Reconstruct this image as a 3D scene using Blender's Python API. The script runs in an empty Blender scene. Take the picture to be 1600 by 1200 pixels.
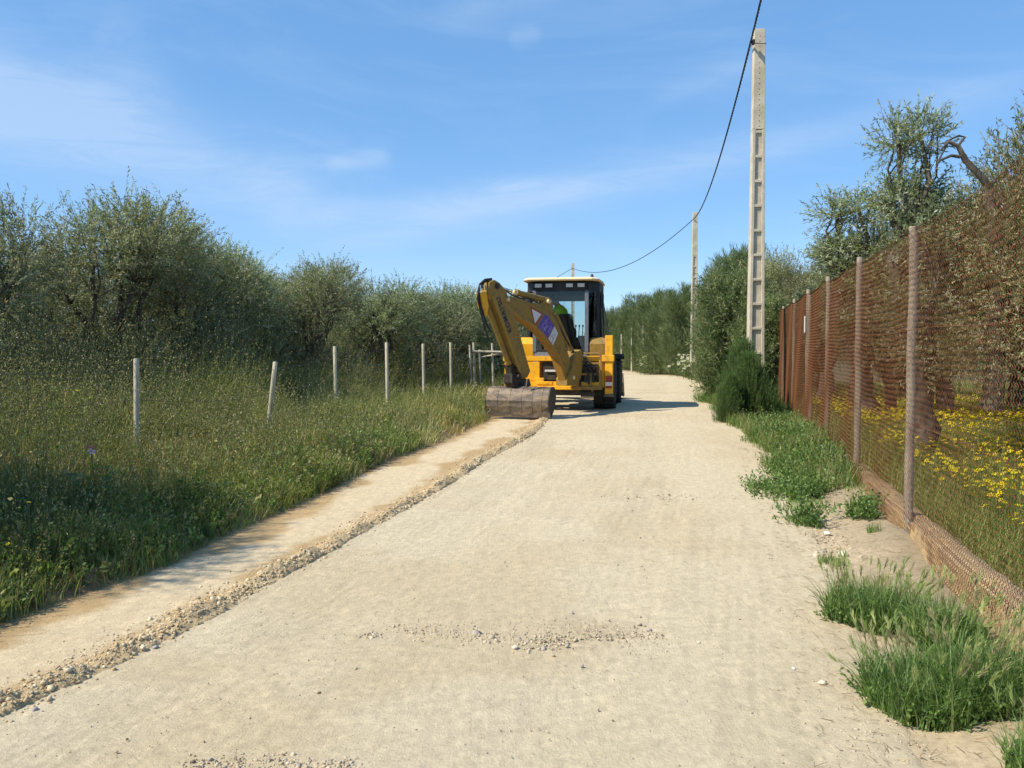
import bpy, bmesh, math, random
import numpy as np
from mathutils import Vector, Matrix
R = math.radians
rng = np.random.default_rng(7)
random.seed(7)
SC = bpy.context.scene
COL = SC.collection

# ------------------------------------------------------------------ camera
CAMH = 1.30; F = 1300.0
PITCH = math.atan(52.0 / F)
cam_d = bpy.data.cameras.new('camera'); cam = bpy.data.objects.new('camera', cam_d); COL.objects.link(cam)
cam_d.sensor_width = 36.0; cam_d.lens = 36.0 * F / 1600.0
cam_d.clip_start = 0.05; cam_d.clip_end = 5000
cam.location = (0, 0, CAMH); cam.rotation_euler = (R(90) - PITCH, 0, 0)
SC.camera = cam
SC.render.resolution_x = 1024; SC.render.resolution_y = 768

# ------------------------------------------------------------------ light
SUN_EL = R(47); SUN_DIR = Vector((-math.cos(SUN_EL) * math.cos(R(24)), -math.cos(SUN_EL) * math.sin(R(24)), math.sin(SUN_EL)))
sd = bpy.data.lights.new('sun', 'SUN'); sd.energy = 4.6; sd.angle = R(0.5); sd.color = (1.0, 0.91, 0.74)
so = bpy.data.objects.new('sun', sd); COL.objects.link(so); so.location = (-20, -10, 30)
so.rotation_euler = SUN_DIR.to_track_quat('Z', 'Y').to_euler()
SC.view_settings.view_transform = 'Standard'; SC.view_settings.look = 'None'
SC.view_settings.exposure = 0.50; SC.view_settings.gamma = 1.0

def build_world():
    w = bpy.data.worlds.new('World'); SC.world = w; w.use_nodes = True
    nt = w.node_tree; N = nt.nodes; L = nt.links
    for n in list(N): N.remove(n)
    out = N.new('ShaderNodeOutputWorld'); bg = N.new('ShaderNodeBackground'); bg.inputs[1].default_value = 0.15
    sky = N.new('ShaderNodeTexSky'); sky.sky_type = 'NISHITA'; sky.sun_disc = False
    sky.sun_elevation = SUN_EL
    sky.sun_rotation = math.atan2(SUN_DIR.x, SUN_DIR.y)
    sky.altitude = 20; sky.air_density = 0.85; sky.dust_density = 0.0; sky.ozone_density = 1.9
    hs = N.new('ShaderNodeHueSaturation'); hs.inputs['Saturation'].default_value = 1.05; hs.inputs['Value'].default_value = 1.0
    L.new(sky.outputs[0], hs.inputs['Color'])
    tc = N.new('ShaderNodeTexCoord')
    # thin cirrus : wispy stretched noise in direction space
    def math_n(op, a, b=None, c=None):
        m = N.new('ShaderNodeMath'); m.operation = op
        for i, v in enumerate((a, b, c)):
            if v is None: continue
            if isinstance(v, (int, float)): m.inputs[i].default_value = v
            else: L.new(v, m.inputs[i])
        return m.outputs[0]
    mp = N.new('ShaderNodeMapping'); mp.inputs['Rotation'].default_value = (0, R(-14), 0)
    mp.inputs['Scale'].default_value = (1.3, 1.0, 6.0)
    L.new(tc.outputs['Generated'], mp.inputs['Vector'])
    n1 = N.new('ShaderNodeTexNoise'); n1.inputs['Scale'].default_value = 1.6; n1.inputs['Detail'].default_value = 7; n1.inputs['Roughness'].default_value = 0.62; n1.inputs['Distortion'].default_value = 0.9
    L.new(mp.outputs[0], n1.inputs['Vector'])
    n2 = N.new('ShaderNodeTexNoise'); n2.inputs['Scale'].default_value = 7; n2.inputs['Detail'].default_value = 8; n2.inputs['Roughness'].default_value = 0.7; n2.inputs['Distortion'].default_value = 1.4
    L.new(mp.outputs[0], n2.inputs['Vector'])
    base = math_n('MULTIPLY', math_n('MAXIMUM', math_n('SUBTRACT', n1.outputs[0], 0.50), 0.0), .9)
    def band(p0, p1, width, amp):
        # a long wisp: great circle through two sky directions given by their azimuth/elevation
        a = Vector(p0).normalized(); b = Vector(p1).normalized()
        n = a.cross(b).normalized(); mid = (a + b).normalized(); half = math.acos(max(-1, min(1, a.dot(b)))) / 2
        d = N.new('ShaderNodeVectorMath'); d.operation = 'DOT_PRODUCT'; L.new(tc.outputs['Generated'], d.inputs[0]); d.inputs[1].default_value = n
        e = N.new('ShaderNodeVectorMath'); e.operation = 'DOT_PRODUCT'; L.new(tc.outputs['Generated'], e.inputs[0]); e.inputs[1].default_value = mid
        wob = math_n('MULTIPLY', math_n('SUBTRACT', n1.outputs[0], 0.5), width * 2.2)
        q = math_n('DIVIDE', math_n('ADD', d.outputs['Value'], wob), width)
        g = math_n('EXPONENT', math_n('MULTIPLY', math_n('MULTIPLY', q, q), -1.0))
        mr = N.new('ShaderNodeMapRange'); mr.interpolation_type = 'SMOOTHSTEP'
        mr.inputs[1].default_value = math.cos(half * 1.25); mr.inputs[2].default_value = math.cos(half * 0.5)
        L.new(e.outputs['Value'], mr.inputs[0])
        tex = math_n('MULTIPLY_ADD', n2.outputs[0], 1.3, 0.05)
        return math_n('MULTIPLY', math_n('MULTIPLY', math_n('MULTIPLY', g, mr.outputs[0]), tex), amp)
    def dirpx(px, py):
        return ((px - 800) / F, 1.0, (548 - py) / F)
    tot = base
    for a, b, wd, am in (((-300, 60), (300, 200), .035, .42), (( -200, 130), (520, 320), .045, .62), ((520, 385), (1220, 225), .022, .55), ((430, 350), (900, 290), .020, .42),
                         ((1180, 235), (1620, 130), .018, .32), ((515, 262), (610, 250), .010, .5), ((795, 72), (845, 60), .010, .22),
                         ((-100, 190), (260, 110), .035, .32), ((1020, 160), (1180, 110), .012, .18), ((700, 40), (900, -15), .016, .2)):
        tot = math_n('ADD', tot, band(dirpx(*a), dirpx(*b), wd, am))
    fac = math_n('MINIMUM', math_n('MULTIPLY', tot, .85), 0.50)
    mx = N.new('ShaderNodeMix'); mx.data_type = 'RGBA'
    ev = N.new('ShaderNodeMix'); ev.data_type = 'RGBA'; ev.inputs['Factor'].default_value = .55; L.new(hs.outputs[0], ev.inputs[6]); ev.inputs[7].default_value = (.66, 1.9, 3.85, 1)
    L.new(fac, mx.inputs['Factor']); L.new(ev.outputs[2], mx.inputs[6]); mx.inputs[7].default_value = (2.9, 3.7, 4.8, 1)
    L.new(mx.outputs[2], bg.inputs[0]); L.new(bg.outputs[0], out.inputs[0])
build_world()

# ------------------------------------------------------------------ helpers
def vec(*a): return np.array(a, dtype=float)
def hash2(ix, iy, s):
    v = np.sin(ix * 127.1 + iy * 311.7 + s * 74.7) * 43758.5453
    return v - np.floor(v)
def vnoise(x, y, s=0):
    ix = np.floor(x); iy = np.floor(y); fx = x - ix; fy = y - iy
    fx = fx * fx * (3 - 2 * fx); fy = fy * fy * (3 - 2 * fy)
    a = hash2(ix, iy, s); b = hash2(ix + 1, iy, s); c = hash2(ix, iy + 1, s); d = hash2(ix + 1, iy + 1, s)
    return (a * (1 - fx) + b * fx) * (1 - fy) + (c * (1 - fx) + d * fx) * fy
def fbm(x, y, s=0, o=4):
    t = 0; a = .5
    for i in range(o):
        t = t + a * vnoise(x, y, s + i * 3.1); x = x * 2.03 + 5.1; y = y * 2.03 + 1.7; a *= .5
    return t - .5
def sstep(a, b, x):
    t = np.clip((x - a) / (b - a), 0, 1); return t * t * (3 - 2 * t)

def tag(o, label=None, cat=None, group=None, kind=None):
    if label: o['label'] = label
    if cat: o['category'] = cat
    if group: o['group'] = group
    if kind: o['kind'] = kind
    return o
def mk(name, V, Fc, mat, col=None, smooth=False, parent=None):
    V = np.asarray(V, dtype=np.float32); Fc = np.asarray(Fc, dtype=np.int32)
    me = bpy.data.meshes.new(name); me.vertices.add(len(V)); me.vertices.foreach_set('co', V.ravel())
    m, k = Fc.shape; me.loops.add(m * k); me.loops.foreach_set('vertex_index', Fc.ravel())
    me.polygons.add(m); me.polygons.foreach_set('loop_start', np.arange(0, m * k, k, dtype=np.int32))
    if smooth: me.polygons.foreach_set('use_smooth', np.ones(m, dtype=bool))
    if col is not None:
        at = me.attributes.new('Col', 'FLOAT_COLOR', 'POINT')
        c4 = np.ones((len(V), 4), dtype=np.float32); c4[:, :3] = col
        at.data.foreach_set('color', c4.ravel())
    me.update(calc_edges=True); me.validate()
    me.materials.append(mat)
    o = bpy.data.objects.new(name, me); COL.objects.link(o)
    if parent: o.parent = parent
    return o
def empty(name, loc=(0, 0, 0), rz=0.0):
    o = bpy.data.objects.new(name, None); COL.objects.link(o); o.location = loc; o.rotation_euler = (0, 0, rz); o.empty_display_size = .2
    return o
def children(o): return [c for c in bpy.data.objects if c.parent == o]
def copy_tree(o, parent=None):
    kids = children(o)
    c = o.copy(); COL.objects.link(c)
    if parent: c.parent = parent
    for k in kids: copy_tree(k, c)
    return c

class MB:
    def __init__(s): s.v = []; s.f = []
    def add(s, V, Fc):
        n = len(s.v); s.v += [tuple(p) for p in V]; s.f += [tuple(i + n for i in f) for f in Fc]; return s
    def box(s, c, sz, M=None):
        x, y, z = [a / 2 for a in sz]; P = [Vector((i * x, j * y, k * z)) for i in (-1, 1) for j in (-1, 1) for k in (-1, 1)]
        if M is not None: P = [M @ p for p in P]
        P = [p + Vector(c) for p in P]
        return s.add(P, [(0, 1, 3, 2), (4, 6, 7, 5), (0, 4, 5, 1), (2, 3, 7, 6), (0, 2, 6, 4), (1, 5, 7, 3)])
    def bar(s, a, b, w, d, up=(0, 0, 1)):
        a = Vector(a); b = Vector(b); t = (b - a).normalized(); u = Vector(up)
        if abs(t.dot(u)) > .98: u = Vector((0, 1, 0))
        sx = t.cross(u).normalized(); sy = sx.cross(t).normalized(); P = []
        for q in (a, b):
            for i, j in ((-1, -1), (1, -1), (1, 1), (-1, 1)): P.append(q + sx * i * w / 2 + sy * j * d / 2)
        return s.add(P, [(3, 2, 1, 0), (4, 5, 6, 7), (0, 1, 5, 4), (1, 2, 6, 5), (2, 3, 7, 6), (3, 0, 4, 7)])
    def tube(s, pts, rad, n=8, cap=True):
        pts = [Vector(p) for p in pts]
        if not hasattr(rad, '__len__'): rad = [rad] * len(pts)
        P = []; u = None
        for i, p in enumerate(pts):
            t = (pts[min(i + 1, len(pts) - 1)] - pts[max(i - 1, 0)]).normalized()
            if u is None:
                u = t.orthogonal().normalized()
            u = (u - t * u.dot(t)).normalized(); w = t.cross(u)
            for k in range(n):
                a = 2 * math.pi * k / n; P.append(p + (u * math.cos(a) + w * math.sin(a)) * rad[i])
        Fc = []
        for i in range(len(pts) - 1):
            for k in range(n):
                a = i * n + k; b = i * n + (k + 1) % n; Fc.append((a, b, b + n, a + n))
        if cap: Fc.append(tuple(range(n - 1, -1, -1))); m = (len(pts) - 1) * n; Fc.append(tuple(range(m, m + n)))
        return s.add(P, Fc)
    def cyl(s, a, b, r, n=14): return s.tube([a, b], r, n)
    def lathe(s, prof, c, axis=(1, 0, 0), n=28):
        ax = Vector(axis).normalized(); u = ax.orthogonal().normalized(); w = ax.cross(u); P = []; Fc = []
        for (h, r) in prof:
            for k in range(n):
                a = 2 * math.pi * k / n; P.append(Vector(c) + ax * h + (u * math.cos(a) + w * math.sin(a)) * r)
        for i in range(len(prof) - 1):
            for k in range(n):
                a = i * n + k; b = i * n + (k + 1) % n; Fc.append((a, b, b + n, a + n))
        Fc.append(tuple(range(n - 1, -1, -1))); m = (len(prof) - 1) * n; Fc.append(tuple(range(m, m + n)))
        return s.add(P, Fc)
    def prism(s, poly, off):
        poly = [Vector(p) for p in poly]; off = Vector(off); n = len(poly)
        P = [p - off / 2 for p in poly] + [p + off / 2 for p in poly]
        return s.add(P, [tuple(range(n)), tuple(range(2 * n - 1, n - 1, -1))] + [(i, i + n, (i + 1) % n + n, (i + 1) % n) for i in range(n)])
    def build(s, name, mat, parent=None, bevel=0, smooth=False, M=None, fix=True):
        me = bpy.data.meshes.new(name)
        v = s.v if M is None else [tuple(M @ Vector(p)) for p in s.v]
        me.from_pydata(v, [], s.f); me.update()
        if fix:
            bm = bmesh.new(); bm.from_mesh(me); bmesh.ops.recalc_face_normals(bm, faces=bm.faces); bm.to_mesh(me); bm.free()
        if smooth:
            me.polygons.foreach_set('use_smooth', [True] * len(me.polygons))
            try: me.set_sharp_from_angle(angle=R(38))
            except Exception: pass
        me.materials.append(mat)
        o = bpy.data.objects.new(name, me); COL.objects.link(o)
        if parent: o.parent = parent
        if bevel:
            b = o.modifiers.new('b', 'BEVEL'); b.width = bevel; b.segments = 2; b.limit_method = 'ANGLE'; b.angle_limit = R(40)
        return o

# --- materials
def nodes(name):
    m = bpy.data.materials.new(name); m.use_nodes = True; nt = m.node_tree
    return m, nt, nt.nodes, nt.links, nt.nodes['Principled BSDF']
def mat_basic(name, c1, c2=None, rough=.7, metal=0, scale=6, bump=0.0, bscale=40, detail=6, spec=.4, stretch=(1, 1, 1), lo=.35, hi=.65, spots=None):
    m, nt, N, L, B = nodes(name)
    tc = N.new('ShaderNodeTexCoord'); mp = N.new('ShaderNodeMapping'); mp.inputs['Scale'].default_value = stretch; L.new(tc.outputs['Object'], mp.inputs[0])
    B.inputs['Roughness'].default_value = rough; B.inputs['Metallic'].default_value = metal; B.inputs['Specular IOR Level'].default_value = spec
    if c2 is None: c2 = c1
    n = N.new('ShaderNodeTexNoise'); n.inputs['Scale'].default_value = scale; n.inputs['Detail'].default_value = detail; n.inputs['Roughness'].default_value = .65; L.new(mp.outputs[0], n.inputs['Vector'])
    r = N.new('ShaderNodeValToRGB'); r.color_ramp.elements[0].position = lo; r.color_ramp.elements[1].position = hi
    r.color_ramp.elements[0].color = (*c1, 1); r.color_ramp.elements[1].color = (*c2, 1); L.new(n.outputs[0], r.inputs[0])
    outc = r.outputs[0]
    if spots:
        sc, thr, c3, amt = spots
        n3 = N.new('ShaderNodeTexNoise'); n3.inputs['Scale'].default_value = sc; n3.inputs['Detail'].default_value = 9; n3.inputs['Roughness'].default_value = .7; L.new(mp.outputs[0], n3.inputs['Vector'])
        r3 = N.new('ShaderNodeMapRange'); r3.inputs[1].default_value = thr; r3.inputs[2].default_value = thr + .06; r3.inputs[4].default_value = amt; L.new(n3.outputs[0], r3.inputs[0])
        mx = N.new('ShaderNodeMix'); mx.data_type = 'RGBA'; L.new(r3.outputs[0], mx.inputs['Factor']); L.new(outc, mx.inputs[6]); mx.inputs[7].default_value = (*c3, 1)
        outc = mx.outputs[2]
    L.new(outc, B.inputs['Base Color'])
    if bump:
        n2 = N.new('ShaderNodeTexNoise'); n2.inputs['Scale'].default_value = bscale; n2.inputs['Detail'].default_value = 6; L.new(mp.outputs[0], n2.inputs['Vector'])
        b = N.new('ShaderNodeBump'); b.inputs['Strength'].default_value = bump; b.inputs['Distance'].default_value = .02; L.new(n2.outputs[0], b.inputs['Height']); L.new(b.outputs[0], B.inputs['Normal'])
    return m
def mat_leaf(name, trans=.3, rough=.55, spec=.35):
    m, nt, N, L, B = nodes(name)
    at = N.new('ShaderNodeAttribute'); at.attribute_name = 'Col'
    B.inputs['Roughness'].default_value = rough; B.inputs['Specular IOR Level'].default_value = spec
    oi = N.new('ShaderNodeObjectInfo'); mr = N.new('ShaderNodeMapRange'); mr.inputs[3].default_value = .86; mr.inputs[4].default_value = 1.20; L.new(oi.outputs['Random'], mr.inputs[0])
    vs = N.new('ShaderNodeVectorMath'); vs.operation = 'SCALE'; L.new(at.outputs['Color'], vs.inputs[0]); L.new(mr.outputs[0], vs.inputs['Scale'])
    L.new((vs if name == 'leaf' else at).outputs[0], B.inputs['Base Color'])
    t = N.new('ShaderNodeBsdfTranslucent'); mul = N.new('ShaderNodeMix'); mul.data_type = 'RGBA'; mul.blend_type = 'MULTIPLY'; mul.inputs['Factor'].default_value = 1
    L.new(at.outputs['Color'], mul.inputs[6]); mul.inputs[7].default_value = (1.15, 1.3, .55, 1); L.new(mul.outputs[2], t.inputs[0])
    mx = N.new('ShaderNodeMixShader'); mx.inputs[0].default_value = trans
    L.new(B.outputs[0], mx.inputs[1]); L.new(t.outputs[0], mx.inputs[2]); L.new(mx.outputs[0], N['Material Output'].inputs[0])
    return m
def mat_attr(name, rough=.9, bump=.0, bscale=60, spec=.2, scale=25, amt=.25):
    m, nt, N, L, B = nodes(name)
    at = N.new('ShaderNodeAttribute'); at.attribute_name = 'Col'; tc = N.new('ShaderNodeTexCoord')
    n = N.new('ShaderNodeTexNoise'); n.inputs['Scale'].default_value = scale; n.inputs['Detail'].default_value = 8; n.inputs['Roughness'].default_value = .7; L.new(tc.outputs['Object'], n.inputs['Vector'])
    mr = N.new('ShaderNodeMapRange'); mr.inputs[1].default_value = .3; mr.inputs[2].default_value = .7; mr.inputs[3].default_value = 1 - amt; mr.inputs[4].default_value = 1 + amt; L.new(n.outputs[0], mr.inputs[0])
    vm = N.new('ShaderNodeVectorMath'); vm.operation = 'SCALE'; L.new(at.outputs['Color'], vm.inputs[0]); L.new(mr.outputs[0], vm.inputs['Scale'])
    L.new(vm.outputs[0], B.inputs['Base Color']); B.inputs['Roughness'].default_value = rough; B.inputs['Specular IOR Level'].default_value = spec
    if bump:
        n2 = N.new('ShaderNodeTexNoise'); n2.inputs['Scale'].default_value = bscale; n2.inputs['Detail'].default_value = 8; n2.inputs['Roughness'].default_value = .75; L.new(tc.outputs['Object'], n2.inputs['Vector'])
        b = N.new('ShaderNodeBump'); b.inputs['Strength'].default_value = bump; b.inputs['Distance'].default_value = .015; L.new(n2.outputs[0], b.inputs['Height']); L.new(b.outputs[0], B.inputs['Normal'])
    return m

M = {}
M['ground'] = mat_attr('ground_soil', bump=.7, bscale=35)
M['road'] = mat_attr('road_dirt', bump=.8, bscale=55, scale=22, amt=.14)
def streaks(m):
    nt = m.node_tree; N = nt.nodes; L = nt.links; B = N['Principled BSDF']; b0 = B.inputs['Normal'].links[0].from_node
    tc = N.new('ShaderNodeTexCoord'); mp = N.new('ShaderNodeMapping'); mp.inputs['Rotation'].default_value = (0, 0, R(13)); mp.inputs['Scale'].default_value = (26, 1.1, 1); L.new(tc.outputs['Object'], mp.inputs[0])
    n = N.new('ShaderNodeTexNoise'); n.inputs['Scale'].default_value = 1; n.inputs['Detail'].default_value = 4; n.inputs['Roughness'].default_value = .6; L.new(mp.outputs[0], n.inputs['Vector'])
    b = N.new('ShaderNodeBump'); b.inputs['Strength'].default_value = .24; b.inputs['Distance'].default_value = .012; L.new(n.outputs[0], b.inputs['Height']); L.new(b0.outputs[0], b.inputs['Normal']); L.new(b.outputs[0], B.inputs['Normal'])
streaks(M['road'])
M['stone'] = mat_attr('stone', bump=.4, bscale=90, scale=40, amt=.2)
M['leaf'] = mat_leaf('leaf', trans=.36); M['grass'] = mat_leaf('grass_blade', trans=.35, rough=.5)
M['petal'] = mat_leaf('petal', trans=.25, rough=.6, spec=.2)
M['bark'] = mat_basic('bark', (.045, .037, .03), (.14, .12, .095), rough=.95, scale=14, bump=.8, bscale=30, stretch=(1, 1, .3))
M['fence_post'] = mat_basic('weathered_post', (.24, .20, .15), (.42, .37, .29), rough=.9, scale=9, bump=.4, bscale=60, stretch=(1, 1, .25), spots=(14, .60, (.30, .17, .06), .6))
M['wood_post'] = mat_basic('wood_post', (.34, .30, .22), (.56, .51, .40), rough=.85, scale=10, bump=.3, bscale=50, stretch=(1, 1, .12))
M['rust'] = mat_basic('rusty_wire', (.135, .052, .024), (.26, .11, .050), rough=.85, scale=30, spec=.2)
M['wire'] = mat_basic('old_wire', (.05, .045, .04), (.1, .09, .08), rough=.6, metal=.4)
M['concrete'] = mat_basic('pole_concrete', (.42, .37, .28), (.58, .52, .41), rough=.9, scale=5, bump=.25, bscale=60, spots=(8, .62, (.26, .24, .2), .5))
M['dark_hole'] = mat_basic('bolt_hole', (.05, .045, .04))
M['cable'] = mat_basic('black_cable', (.012, .012, .013), rough=.5)
M['wall'] = mat_basic('lichen_wall', (.32, .22, .12), (.50, .37, .21), rough=.95, scale=7, bump=1.0, bscale=18, spots=(7, .53, (.42, .26, .10), .65))
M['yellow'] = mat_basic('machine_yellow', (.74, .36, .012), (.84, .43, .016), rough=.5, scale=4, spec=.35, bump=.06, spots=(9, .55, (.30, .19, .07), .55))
M['yellow_worn_shaded'] = mat_basic('boom_yellow_shaded', (.24, .150, .036), (.34, .215, .045), rough=.65, scale=7, spec=.3, bump=.12, lo=.3, hi=.7, spots=(7, .50, (.17, .115, .055), .7))  # dirty machine yellow, darkened so the boom's shade sits in the colour
M['roofy'] = mat_basic('cab_roof', (.66, .52, .31), (.74, .60, .38), rough=.5, scale=3)
M['black'] = mat_basic('black_plastic', (.014, .014, .016), (.03, .03, .033), rough=.55)
M['frame_grey'] = mat_basic('cab_grey', (.10, .12, .15), (.15, .17, .2), rough=.5)
M['panel_grey'] = mat_basic('panel_grey', (.16, .19, .23), (.22, .25, .29), rough=.6)
M['tyre'] = mat_basic('tyre_rubber', (.018, .017, .016), (.06, .052, .043), rough=.9, scale=9, bump=.3)
M['steel'] = mat_basic('worn_steel', (.065, .052, .042), (.17, .14, .115), rough=.6, metal=.25, scale=7, bump=.3, bscale=30, stretch=(.7, .7, 1.6), spots=(5, .50, (.25, .18, .11), .7))
M['dark_steel'] = mat_basic('greasy_steel', (.025, .022, .02), (.08, .065, .05), rough=.6, metal=.3, scale=12)
M['chrome'] = mat_basic('chrome_rod', (.6, .6, .6), rough=.2, metal=1.0)
M['brass'] = mat_basic('pin_cap', (.60, .45, .20), (.7, .6, .35), rough=.5)
M['red_lens'] = mat_basic('red_lens', (.30, .015, .01), rough=.25)
M['white_lens'] = mat_basic('white_lens', (.62, .60, .55), rough=.25)
M['purple'] = mat_basic('purple_sticker', (.10, .055, .28), (.13, .075, .33), rough=.4)
M['white'] = mat_basic('white_sticker', (.55, .54, .55), (.65, .64, .64), rough=.45)
M['red'] = mat_basic('red_edge', (.28, .04, .03), rough=.5)
M['letter'] = mat_basic('lettering', (.03, .025, .06), rough=.5)
M['skin'] = mat_basic('skin', (.42, .22, .15), rough=.55)
M['hair'] = mat_basic('hair', (.012, .009, .008), (.03, .022, .018), rough=.8, scale=60)
M['hiviz'] = mat_basic('hiviz_yellow', (.55, .90, .03), (.68, .95, .05), rough=.8)
M['trousers'] = mat_basic('grey_cloth', (.09, .1, .12), rough=.9)
M['sign'] = mat_basic('sign_white', (.6, .6, .58), rough=.5)
def mat_glass():
    m = bpy.data.materials.new('cab_glass'); m.use_nodes = True; nt = m.node_tree; N = nt.nodes; L = nt.links; N.remove(N['Principled BSDF'])
    t = N.new('ShaderNodeBsdfTransparent'); t.inputs[0].default_value = (.84, .90, .91, 1); g = N.new('ShaderNodeBsdfGlossy'); g.inputs['Roughness'].default_value = .03
    fr = N.new('ShaderNodeFresnel'); fr.inputs[0].default_value = 1.45; x = N.new('ShaderNodeMixShader')
    L.new(fr.outputs[0], x.inputs[0]); L.new(t.outputs[0], x.inputs[1]); L.new(g.outputs[0], x.inputs[2]); L.new(x.outputs[0], N['Material Output'].inputs[0]); return m
M['glass'] = mat_glass()

# ------------------------------------------------------------------ the lie of the land
def grade(y): return -0.26 * (1 - sstep(1.5, 16, y))        # the lane climbs a hand's breadth towards the digger
cp, sp = math.cos(PITCH), math.sin(PITCH)
def ray(px, py):
    a = (px - 800) / F; b = -(py - 600) / F
    return np.array([a, cp + b * sp, -sp + b * cp])
def at_depth(px, py, Y):
    d = ray(px, py); t = Y / d[1]; return (d[0] * t, Y, CAMH + d[2] * t)
def on_ground(px, py):
    d = ray(px, py); z = 0.0
    for _ in range(25):
        t = (z - CAMH) / d[2]; z = float(grade(np.array(d[1] * t)))
    return d[0] * t, d[1] * t
def edge(pix, extra_lo=None, extra_hi=()):
    P = [on_ground(*p) for p in pix]; P.sort(key=lambda q: q[1])
    (x0, y0), (x1, y1) = P[0], P[1]
    s = (x1 - x0) / (y1 - y0); P = [(x0 - s * (y0 + 4), -4.0)] + P + list(extra_hi)
    xs = np.array([p[0] for p in P]); ys = np.array([p[1] for p in P])
    return lambda y: np.interp(y, ys, xs)
XL = edge([(0, 962), (130, 915), (250, 878), (330, 838), (480, 775), (600, 716), (700, 682), (756, 656)],
          extra_hi=[(-.35, 20), (1.4, 27), (2.9, 35), (3.9, 44), (3.0, 50), (-2, 55), (-12, 58), (-30, 60)])
XM = edge([(0, 1112), (130, 1055), (250, 1000), (400, 920), (550, 838), (680, 768), (760, 716), (830, 680), (853, 656)],
          extra_hi=[(.7, 17.2)])
XR = edge([(1385, 1190), (1335, 1080), (1300, 960), (1262, 850), (1225, 760), (1185, 700), (1130, 655), (1108, 630), (1102, 612), (1092, 597), (1060, 587)],
          extra_hi=[(8.2, 53), (7.5, 58), (4.5, 61), (-1, 63.5), (-12, 66), (-30, 68)])
def land(x, y):
    """height of the ground beside the lane (lowered underneath the lane itself)"""
    x = np.asarray(x, float); y = np.asarray(y, float)
    dl = XL(y) - x; dr = x - XR(y)
    g = grade(y)
    z = g + np.where(dl > 0, .07 * sstep(0, .45, dl) + .16 * sstep(.8, 4.5, dl), 0)
    z = z + np.where(dr > 0, -.03 * sstep(0, .3, dr) + .02 * sstep(.5, 1.5, dr), 0)
    fx = 3.09 + (y - 6.44) * .2423 - x
    z = z + np.where(dr > 0, .10 * sstep(.75, .05, fx) * (.55 + .9 * vnoise(x * 0 + 1, y * 1.3, 8)) * sstep(16, 11, y), 0)
    fade = np.clip(np.maximum(dl, dr), 0, 1)
    z = z + fade * (.10 * fbm(x * .7, y * .7, 3) + .05 * fbm(x * 3.1, y * 3.1, 5)) * np.clip(40 / (y + 5), 0, 1)
    inside = (dl < .12) & (dr < .12) & (y < 66)
    under = sstep(.12, -.15, np.maximum(dl, dr))
    return z - .10 * under * (y < 66)

def grid_mesh(xs2, ys2, Z):
    n, m = Z.shape; V = np.stack([xs2, ys2, Z], -1).reshape(-1, 3)
    i = np.arange(n * m).reshape(n, m)
    Fc = np.stack([i[:-1, :-1], i[:-1, 1:], i[1:, 1:], i[1:, :-1]], -1).reshape(-1, 4)
    return V, Fc

def build_ground():
    ys = np.concatenate([np.linspace(-60, -4, 12), np.arange(-3.5, 12, .10), np.arange(12, 30, .25), np.arange(30, 75, .8), np.geomspace(76, 1500, 22)])
    xs = np.concatenate([-np.geomspace(1200, 31, 18), np.arange(-30, -9, .8), np.arange(-9, -3.0, .22), np.arange(-3.0, 6.0, .08), np.arange(6, 12, .3), np.arange(12, 32, .9), np.geomspace(33, 1200, 18)])
    X, Y = np.meshgrid(xs, ys); Z = land(X, Y)
    V, Fc = grid_mesh(X, Y, Z)
    x, y = V[:, 0], V[:, 1]; dl = XL(y) - x; dr = x - XR(y); fx = 3.09 + (y - 6.44) * .2423 - x
    sand = np.array([.46, .37, .25]); soil = np.array([.12, .095, .06]); green = np.array([.07, .09, .03])
    n = fbm(x * 1.3, y * 1.3, 9)[:, None]
    base = soil * (1 + n)
    farm = np.clip((np.abs(x) / 60), 0, 1)[:, None]; base = base * (1 - farm) + green * farm
    s = ((dr > 0) * sstep(-.6, .4, fx) * (1 - sstep(10, 16, y)) + ((dr > 0) & (dr < .3)) * .6)[:, None] * (.75 + n)
    s = np.clip(s, 0, 1); col = base * (1 - s) + sand * s
    sl = (sstep(.15, -.05, dl) * (dl > -.5))[:, None] * .6
    col = col * (1 - sl) + np.array([.22, .15, .09]) * sl
    tag(mk('ground', V, Fc, M['ground'], col, smooth=True), kind='structure')
build_ground()

def row_depths(y0, y1, k=.0055):
    ys = [y0]
    while ys[-1] < y1: ys.append(ys[-1] + max(.012, k * max(ys[-1], 1.6)))
    return np.array(ys)
def road_rough(x, y):
    return .030 * fbm(x * .55, y * .4, 21) + .010 * fbm(x * 3.3 - y, y * 1.7, 22) + .006 * fbm(x * 11, y * 11, 23) + .0045 * fbm(x * 34, y * 34, 24, 3)
def strip_edges(y):
    return XL(y) - .16 + .09 * fbm(y * 2.3, y * 0 + 9, 61), XM(y) + .11 + .06 * fbm(y * 4.5, y * 0 + 5, 68) + .06 * fbm(y * 1.5, y * 0 + 2, 60)
def strip_z(X, Y):
    lo, hi = strip_edges(Y); tt = (X - lo) / (hi - lo); bw = X - XM(Y) - .02 * fbm(Y * 2, Y * 0, 59)
    Z = grade(Y) - .035 * sstep(0, .15, tt) * sstep(.95, .75, tt) + .06 * sstep(.12, 0, tt) + road_rough(X, Y) * .6
    Z = Z + .010 * fbm(X * 3.0 + Y * 1.2, Y * 14, 62, 3) + .012 * fbm(X * 9, Y * 9, 63)
    return Z + .050 * np.exp(-((bw + .06) / .09) ** 2) * (.5 + 1.0 * vnoise(Y * 5, Y * 0 + 3, 64)) + .055 * sstep(-.30, -.06, bw) * fbm(X * 30, Y * 30, 65, 3) - .06 * sstep(hi - .07, hi, X)
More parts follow.
